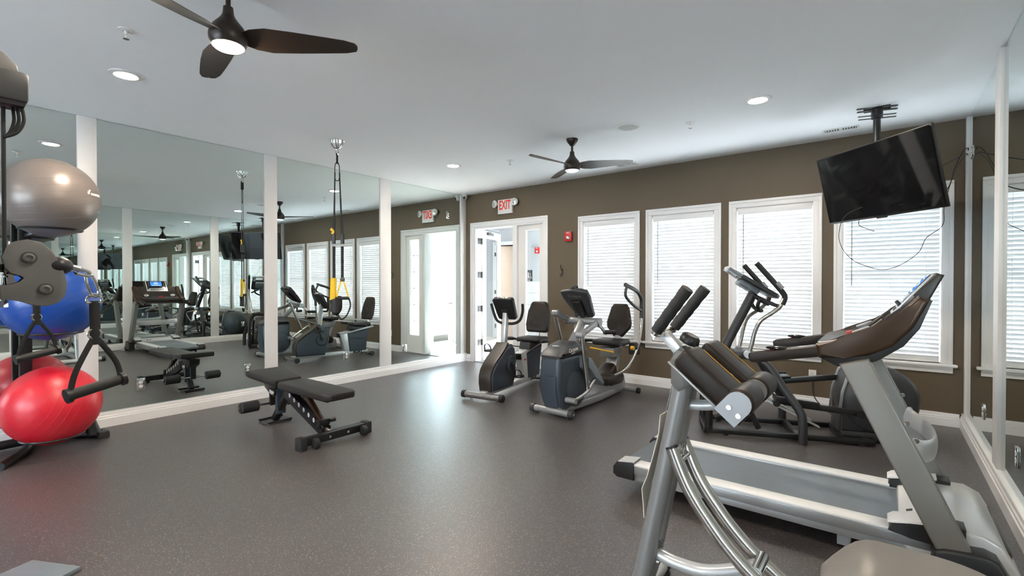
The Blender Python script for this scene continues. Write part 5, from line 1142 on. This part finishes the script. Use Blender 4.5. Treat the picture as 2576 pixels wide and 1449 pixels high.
# neck, knob, handles
MB().bar(ax(-0.748, 1.215), ax(-0.655, 1.115), 0.042, 0.042, bev=0.004).build('handle_neck', 'light_silver', t)
MB().bar(ax(-0.685, 1.150), ax(-0.655, 1.118), 0.056, 0.056, bev=0.004).build('neck_sleeve', 'grey_plate', t)
MB().lathe([(0.030, 0.0), (0.040, 0.004), (0.042, 0.012), (0.038, 0.032), (0.030, 0.040)], n=10).xf(Matrix.Translation(ax(-0.648, 1.178)) @ Matrix.Rotation(R(25), 4, 'Y')).build('adjust_knob', 'black_plastic', t)
MB().cyl(ax(-0.675, 1.13), ax(-0.65, 1.16), 0.012, n=10).build('knob_stem', 'chrome', t)
MB().tube([ax(-0.750, 1.222, -0.108), ax(-0.752, 1.215, 0), ax(-0.750, 1.222, 0.108)], 0.015, n=12).build('handle_crossbar', 'steel_tube', t)
for sy in (-1, 1):
    h_ = MB().cyl(ax(-0.752, 1.218, sy * 0.105), ax(-0.728, 1.252, sy * 0.108), 0.016, n=14).build('handle_bar', 'steel_tube', t)
    g_ = [ax(-0.742 + 0.130 * k / 8, 1.232 + 0.176 * k / 8, sy * (0.106 + 0.012 * k / 8)) for k in range(9)]
    MB().tube(g_, [0.0235, 0.025, 0.0235, 0.025, 0.0235, 0.025, 0.0235, 0.025, 0.0245], n=14, k=3).build('foam_grip', 'black_rubber', h_)
# forearm pads, each on a steel plate with a raised elbow bolster
pd_dir = V((0.765, 0, -0.644))     # down the pad
pd_up = V((0.644, 0, 0.765))
for sy in (-1, 1):
    o_ = V(ax(-0.605, 1.168, sy * 0.135))
    PM = Matrix((pd_dir, V((0, 1, 0)), pd_dir.cross(V((0, 1, 0))))).transposed().to_4x4(); PM.translation = o_
    zs = 1 if (PM.to_3x3() @ V((0, 0, 1))).dot(pd_up) > 0 else -1
    def z2(a, b): return (min(zs * a, zs * b), max(zs * a, zs * b))
    q0, q1 = z2(-0.052, 0.022)
    MB().b6(0.0, 0.245, -0.088, 0.088, q0, q1, bev=0.016, seg=3).xf(PM).build('arm_pad', 'brown_leather', t)
    q0, q1 = z2(-0.064, -0.055)
    pl_ = MB().b6(-0.012, 0.300, -0.088, 0.088, q0, q1, bev=0.003).xf(PM).build('pad_plate', 'silver_paint', t)
    # bolster: D shaped cushion across the lower end
    prof = [(0.208, zs * -0.052)] + [(0.258 - 0.050 * math.cos(a_ * PI / 10), zs * (0.010 + 0.050 * math.sin(a_ * PI / 10))) for a_ in range(11)] + [(0.308, zs * -0.052)]
    MB().prism(prof, 'y', -0.094, 0.094, bev=0.016, seg=3).xf(PM).build('elbow_bolster', 'brown_leather', t)
    ep = MB().prism([(0.214, zs * -0.062)] + [(0.258 - 0.044 * math.cos(a_ * PI / 10), zs * (0.008 + 0.044 * math.sin(a_ * PI / 10))) for a_ in range(11)] + [(0.302, zs * -0.062)], 'y', -0.099, -0.094).xf(PM).build('bolster_end_plate', 'silver_paint', t)
    for k in (0.245, 0.285): MB().cyl((k, -0.106, zs * -0.02), (k, -0.098, zs * -0.02), 0.009, n=10).xf(PM).build('bolt', 'chrome', ep)
    MB().b6(0.03, 0.22, 0.070, 0.074, *z2(0.0225, 0.0240)).xf(PM).build('piping', 'yellow_lever', t)
MB().cyl(ax(-0.50, 1.045, -0.14), ax(-0.50, 1.045, 0.14), 0.022, n=14).build('pad_axle', 'silver_paint', t)
MB().tube([ax(-0.635, 1.10), ax(-0.57, 1.07), ax(-0.50, 1.045)], 0.030, n=14).build('pad_arm', 'silver_paint', t)
# kneeling carriage
sp_ = []
car = MB(); nx_, ny_ = 17, 9; grid = []
for i in range(nx_):
    u = i / (nx_ - 1); row = []
    x_ = -0.185 + 0.53 * u
    zc = 0.325 + 0.095 * math.sin(min(1, u / 0.32) * PI / 2) - 0.03 * max(0, (u - 0.55) / 0.45) ** 2
    hw_ = 0.10 + 0.115 * math.sin(min(1.0, u / 0.25) * PI / 2) - 0.05 * max(0, (u - 0.7) / 0.3) ** 2
    for j in range(ny_):
        w = -1 + 2 * j / (ny_ - 1)
        zz = zc + 0.050 * abs(w) ** 2.2 - 0.018 * math.exp(-((u - 0.55) / 0.22) ** 2) * (1 - w * w)
        row.append(((x_ + 0.60), w * hw_, zz))
    grid.append(row)
top = [[car.bm.verts.new(q) for q in row] for row in grid]
bot = [[car.bm.verts.new((q[0], q[1], q[2] - 0.022)) for q in row] for row in grid]
for i in range(nx_ - 1):
    for j in range(ny_ - 1):
        car.bm.faces.new((top[i][j], top[i + 1][j], top[i + 1][j + 1], top[i][j + 1])); car.bm.faces.new((bot[i][j], bot[i][j + 1], bot[i + 1][j + 1], bot[i + 1][j]))
    for j in (0, ny_ - 1): car.bm.faces.new((top[i][j], bot[i][j], bot[i + 1][j], top[i + 1][j]))
for j in range(ny_ - 1):
    for i in (0, nx_ - 1): car.bm.faces.new((top[i][j], top[i][j + 1], bot[i][j + 1], bot[i][j]))
car.build('knee_seat', 'grey_seat', t, ang=60)
MB().b6(0.46, 0.90, -0.09, 0.09, 0.305, 0.345, bev=0.01).b6(0.60, 0.76, -0.05, 0.05, 0.335, 0.375, bev=0.01).build('carriage', 'black_metal', t)
for x_ in (0.50, 0.86):
    for sy in (-1, 1): MB().cyl((x_, sy * 0.05, 0.315 if x_ < 0.7 else 0.33), (x_, sy * 0.09, 0.315 if x_ < 0.7 else 0.33), 0.05, n=20).build('carriage_wheel', 'black_rubber', t)
MB().tube([ax(0.40, 0.33), ax(0.42, 0.18), ax(0.42, 0.04)], 0.035, n=14).build('rear_leg', 'silver_paint', t)
MB().cyl((1.02, -0.28, 0.04), (1.02, 0.28, 0.04), 0.038, n=18).build('rear_foot', 'light_silver', t)
MB().bar((-0.26, 0, 0.05), (1.0, 0, 0.05), 0.06, 0.05).build('floor_beam', 'silver_paint', t)
pc_ = thing('instruction_card', 'curled instruction card hung on a wire down the leg of the abdominal machine', 'instruction card', (-0.60, AY, 0))
cpts = [(-0.742, 0.875), (-0.748, 0.80), (-0.772, 0.70), (-0.800, 0.60), (-0.822, 0.545), (-0.815, 0.47), (-0.812, 0.42)]
cb = MB().prism([(x + 0.60 - 0.004, z) for x, z in cpts] + [(x + 0.60 - 0.001, z) for x, z in reversed(cpts)], 'y', -0.055, 0.055).build('card', 'paper_plate', pc_)
MB().cyl(ax(-0.742, 0.872, 0), ax(-0.690, 1.10, 0), 0.002, n=6).build('hanging_wire', 'chrome', pc_)
for k, (z0, z1) in enumerate(((0.70, 0.66), (0.64, 0.60), (0.575, 0.555))):
    def cx(z):
        for i in range(len(cpts) - 1):
            if cpts[i + 1][1] <= z <= cpts[i][1]:
                f = (cpts[i][1] - z) / (cpts[i][1] - cpts[i + 1][1]); return cpts[i][0] + f * (cpts[i + 1][0] - cpts[i][0])
        return cpts[-1][0]
    MB().bar((cx(z0) + 0.60 - 0.005, 0, z0), (cx(z1) + 0.60 - 0.005, 0, z1), 0.085, 0.002, bev=0, up=(1, 0, 0)).build('printed_block', 'charcoal', pc_)

# ================================================================== CABLE MACHINE AT THE LEFT EDGE
CX, CYY = -1.70, 0.20
t = thing('cable_machine', 'grey cable pulley machine with two hanging stirrup handles at the left edge', 'cable machine', (-2.2, -0.25, 0))
def cx_(x, y, z): return (x + 2.2, y + 0.25, z)
K = 1.70 / 1.5
def q(yy, zz): return (yy * K, 1.428 + (zz - 1.428) * K)      # measured on the plane x = -1.5, moved out to -1.70
# uprights, beams and base (just outside the picture)
for x_ in (-1.76, -2.78):
    MB().b6(x_ + 2.2 - 0.04, x_ + 2.2 + 0.04, -0.04 + 0.19, 0.04 + 0.19, 0.03, 1.95, bev=0.006).build('guide_column', 'grey_plate', t)
    MB().b6(x_ + 2.2 - 0.14, x_ + 2.2 + 0.14, -0.30, 0.10, 0.05, 1.75, bev=0.02).build('weight_shroud', 'charcoal', t)
    MB().b6(x_ + 2.2 - 0.05, x_ + 2.2 + 0.05, -0.55, 0.22, 0.0, 0.05, bev=0.008).build('base_foot', 'grey_plate', t)
MB().b6(-0.62, 0.48, 0.14, 0.24, 1.945, 2.03, bev=0.01).build('top_beam', 'grey_plate', t)
MB().prism([(-1.22, 0.66), (-0.95, 0.80), (-0.90, 0.70), (-0.62, 0.16), (-0.60, -0.1), (-0.9, -0.2)], 'z', 0.0, 0.022, bev=0.005).build('base_plate', 'slate_light', t)
# overhead pulley housing
y0_, z0_ = q(0.138, 1.90); y1_, z1_ = q(0.177, 1.828)
MB().prism([(0.05, 1.93), (0.07, 1.985), (0.12, 2.0), (0.160, 1.99), (0.184, 1.965), (0.190, 1.925)], 'x', CX + 2.2 - 0.006, CX + 2.2 + 0.010, bev=0.003).xf(Matrix.Translation((0, 0.25, 0))).build('arched_plate', 'grey_plate', t)
MB().b6(CX + 2.2 - 0.035, CX + 2.2 + 0.035, 0.27, 0.452, 1.872, 1.945, bev=0.008).build('pulley_housing', 'gunmetal', t)
MB().b6(CX + 2.2 - 0.030, CX + 2.2 + 0.030, 0.28, 0.445, 1.862, 1.873).build('housing_lip', 'black_plastic', t)
for k_ in range(3):
    dy_ = 0.008 * k_
    MB().tube([cx_(CX + 0.004 * k_, 0.176 + dy_, 1.865), cx_(CX + 0.004 * k_, 0.179 + dy_, 1.83), cx_(CX + 0.004 * k_, 0.172 + dy_ * 0.7, 1.80), cx_(CX + 0.002 * k_, 0.162, 1.785)], 0.0036, n=8).build('cable_guard', 'black_rubber', t)
MB().cyl(cx_(CX, 0.1605, 1.86), cx_(CX, 0.1605, 1.50), 0.0042, n=10).build('cable', 'black_rubber', t)
# swivel pulley: two bean plates with a grooved wheel each
bean = [(0.137, 1.485), (0.142, 1.505), (0.155, 1.519), (0.175, 1.5245), (0.197, 1.519), (0.214, 1.500), (0.226, 1.475), (0.234, 1.450), (0.2385, 1.425), (0.235, 1.402), (0.224, 1.385), (0.205, 1.377), (0.185, 1.379), (0.165, 1.389), (0.145, 1.393), (0.133, 1.395), (0.133, 1.424), (0.150, 1.425), (0.163, 1.431), (0.170, 1.440), (0.165, 1.445), (0.150, 1.449), (0.140, 1.462)]
bean = [(yy * K + 0.25, 1.428 + (zz - 1.428) * K) for yy, zz in bean]
for ox_, oy_, oz_ in ((CX + 2.2, 0.0, 0.0), (-2.62 + 2.2, 0.0035, 0.005)):
    for dx in (-0.022, 0.022):
        MB().prism([(y_ + oy_, z_ + oz_) for y_, z_ in bean], 'x', ox_ + dx - 0.003, ox_ + dx + 0.003, bev=0.001).build('swivel_plate', 'grey_plate', t)
    for (yy, zz) in ((0.176, 1.484), (0.202, 1.415)):
        a_, b_ = yy * K + 0.25 + oy_, 1.428 + (zz - 1.428) * K + oz_
        MB().lathe([(0.030, -0.012), (0.042, -0.012), (0.036, 0.0), (0.042, 0.012), (0.030, 0.012)], axis='x', n=24).xf(Matrix.Translation((ox_, a_, b_))).build('pulley_wheel', 'black_plastic', t)
        bo = MB().cyl((ox_ + 0.024, a_, b_), (ox_ + 0.028, a_, b_), 0.0150, n=22).build('washer', 'gunmetal', t)
        MB().lathe([(0.012, 0.0), (0.011, 0.004), (0.007, 0.0055), (0.006, 0.002), (0.001, 0.002)], axis='x', n=16).xf(Matrix.Translation((ox_ + 0.028, a_, b_))).build('bolt', 'grey_plate', bo)
    py_ = 0.398 + oy_
    sv = MB().cyl((ox_, py_, 1.385), (ox_, py_, 1.455), 0.016, n=16)
    for zz in (1.40, 1.408, 1.416, 1.445, 1.453): sv.cyl((ox_, py_, zz - 0.002), (ox_, py_, zz + 0.002), 0.0195, n=16)
    sv.cyl((ox_, py_, 1.37), (ox_, py_, 1.386), 0.018, n=6).cyl((ox_, py_, 1.454), (ox_, py_, 1.475), 0.012, n=8).build('swivel_bolt', 'chrome', t)
    cxk = (-1.76 if ox_ > 0 else -2.78) + 2.2
    MB().b6(cxk - 0.055, cxk + 0.055, 0.135, 0.245, 1.36, 1.50, bev=0.008).build('slide_carriage', 'black_metal', t)
    MB().bar((cxk, 0.22, 1.425), (ox_, py_ - 0.012, 1.425), 0.035, 0.03, bev=0.004).build('carriage_arm', 'grey_plate', t)
MB().bar((-1.76 + 2.2, 0.20, 1.905), (CX + 2.2, 0.285, 1.905), 0.05, 0.05, bev=0.006).build('housing_arm', 'grey_plate', t)
def handle(hx, hy, hz, s, rz, full, lab):
    """stop ball, carabiner, ring, strap and grip; hx.. = D-ring centre"""
    h = thing('stirrup_handle', lab, 'cable handle', (hx, hy, hz), rz)
    if full:
        MB().sph((0, -0.072 * s, 0.088 * s), (0.030 * s, 0.030 * s, 0.024 * s)).build('stop_ball', 'black_plastic', h)
        MB().cyl((0, -0.045 * s, 0.085 * s), (0, -0.03 * s, 0.08 * s), 0.008 * s, n=10).build('cable_end', 'chrome', h)
        MB().tube([(0.002, -0.046 * s, 0.080 * s), (0.003, -0.025 * s, 0.079 * s), (0.003, -0.008 * s, 0.070 * s), (0.003, -0.012 * s, 0.062 * s), (0.0, -0.036 * s, 0.068 * s)], 0.0042 * s, n=8, closed=True, k=5).build('shackle', 'chrome', h)
        MB().tube([(0, -0.018 * s, 0.066 * s), (0, -0.008 * s, 0.070 * s), (0, 0.002 * s, 0.048 * s), (0, 0.010 * s, 0.018 * s), (0, 0.003 * s, 0.006 * s), (0, -0.007 * s, 0.014 * s), (0, -0.016 * s, 0.044 * s)], 0.0036 * s, n=8, closed=True, k=5).build('carabiner', 'chrome', h)
    MB().tube([(0, -0.016 * s, -0.010 * s), (0, -0.014 * s, 0.004 * s), (0, 0.0, 0.013 * s), (0, 0.014 * s, 0.004 * s), (0, 0.016 * s, -0.010 * s)], 0.0032 * s, n=8, closed=True, k=5).build('d_ring', 'chrome', h)
    MB().tube([(0, 0, -0.006 * s), (0, 0.002 * s, -0.125 * s)], 0.0115 * s, n=8, flat=0.35, up=(0, 1, 0)).build('strap', 'black_web', h)
    MB().torus((0.0, 0.0, -0.095 * s), 0.0135 * s, 0.0032 * s, axis='x', n=18, m=8).build('strap_ring', 'chrome', h)
    ga, gb_ = V((0.010, -0.050 * s, -0.252 * s)), V((-0.010, 0.056 * s, -0.230 * s))
    for g_ in (ga, gb_):
        m_ = g_ * 0.55 + V((0, 0.0, -0.10 * s)) * 0.45
        MB().tube([(0, 0, -0.10 * s), tuple(m_ + (g_ - V((0, 0, -0.24 * s))) * 0.22), tuple(g_ + V((0, 0, 0.02 * s))), tuple(g_)], 0.0068 * s, n=8, flat=0.3, up=(0, 1, 0)).build('side_strap', 'black_web', h)
    d_ = (gb_ - ga).normalized()
    MB().cyl(ga - d_ * 0.004, gb_ + d_ * 0.004, 0.0142 * s, n=18).build('grip', 'black_rubber', h)
    for g_, sg_ in ((ga, -1), (gb_, 1)):
        MB().cyl(g_ + d_ * (sg_ * 0.002), g_ + d_ * (sg_ * 0.012), 0.0195 * s, n=18).build('grip_flange', 'black_plastic', h)
handle(CX, 0.3285, 1.428 + (1.391 - 1.428) * K, 1.0, 0.0, True, 'nearer black stirrup handle on a chrome carabiner, before the red ball')
handle(-2.62, 0.332, 1.391, 1.0, 0.0, True, 'farther black stirrup handle hanging before the blue ball, by the rack post')
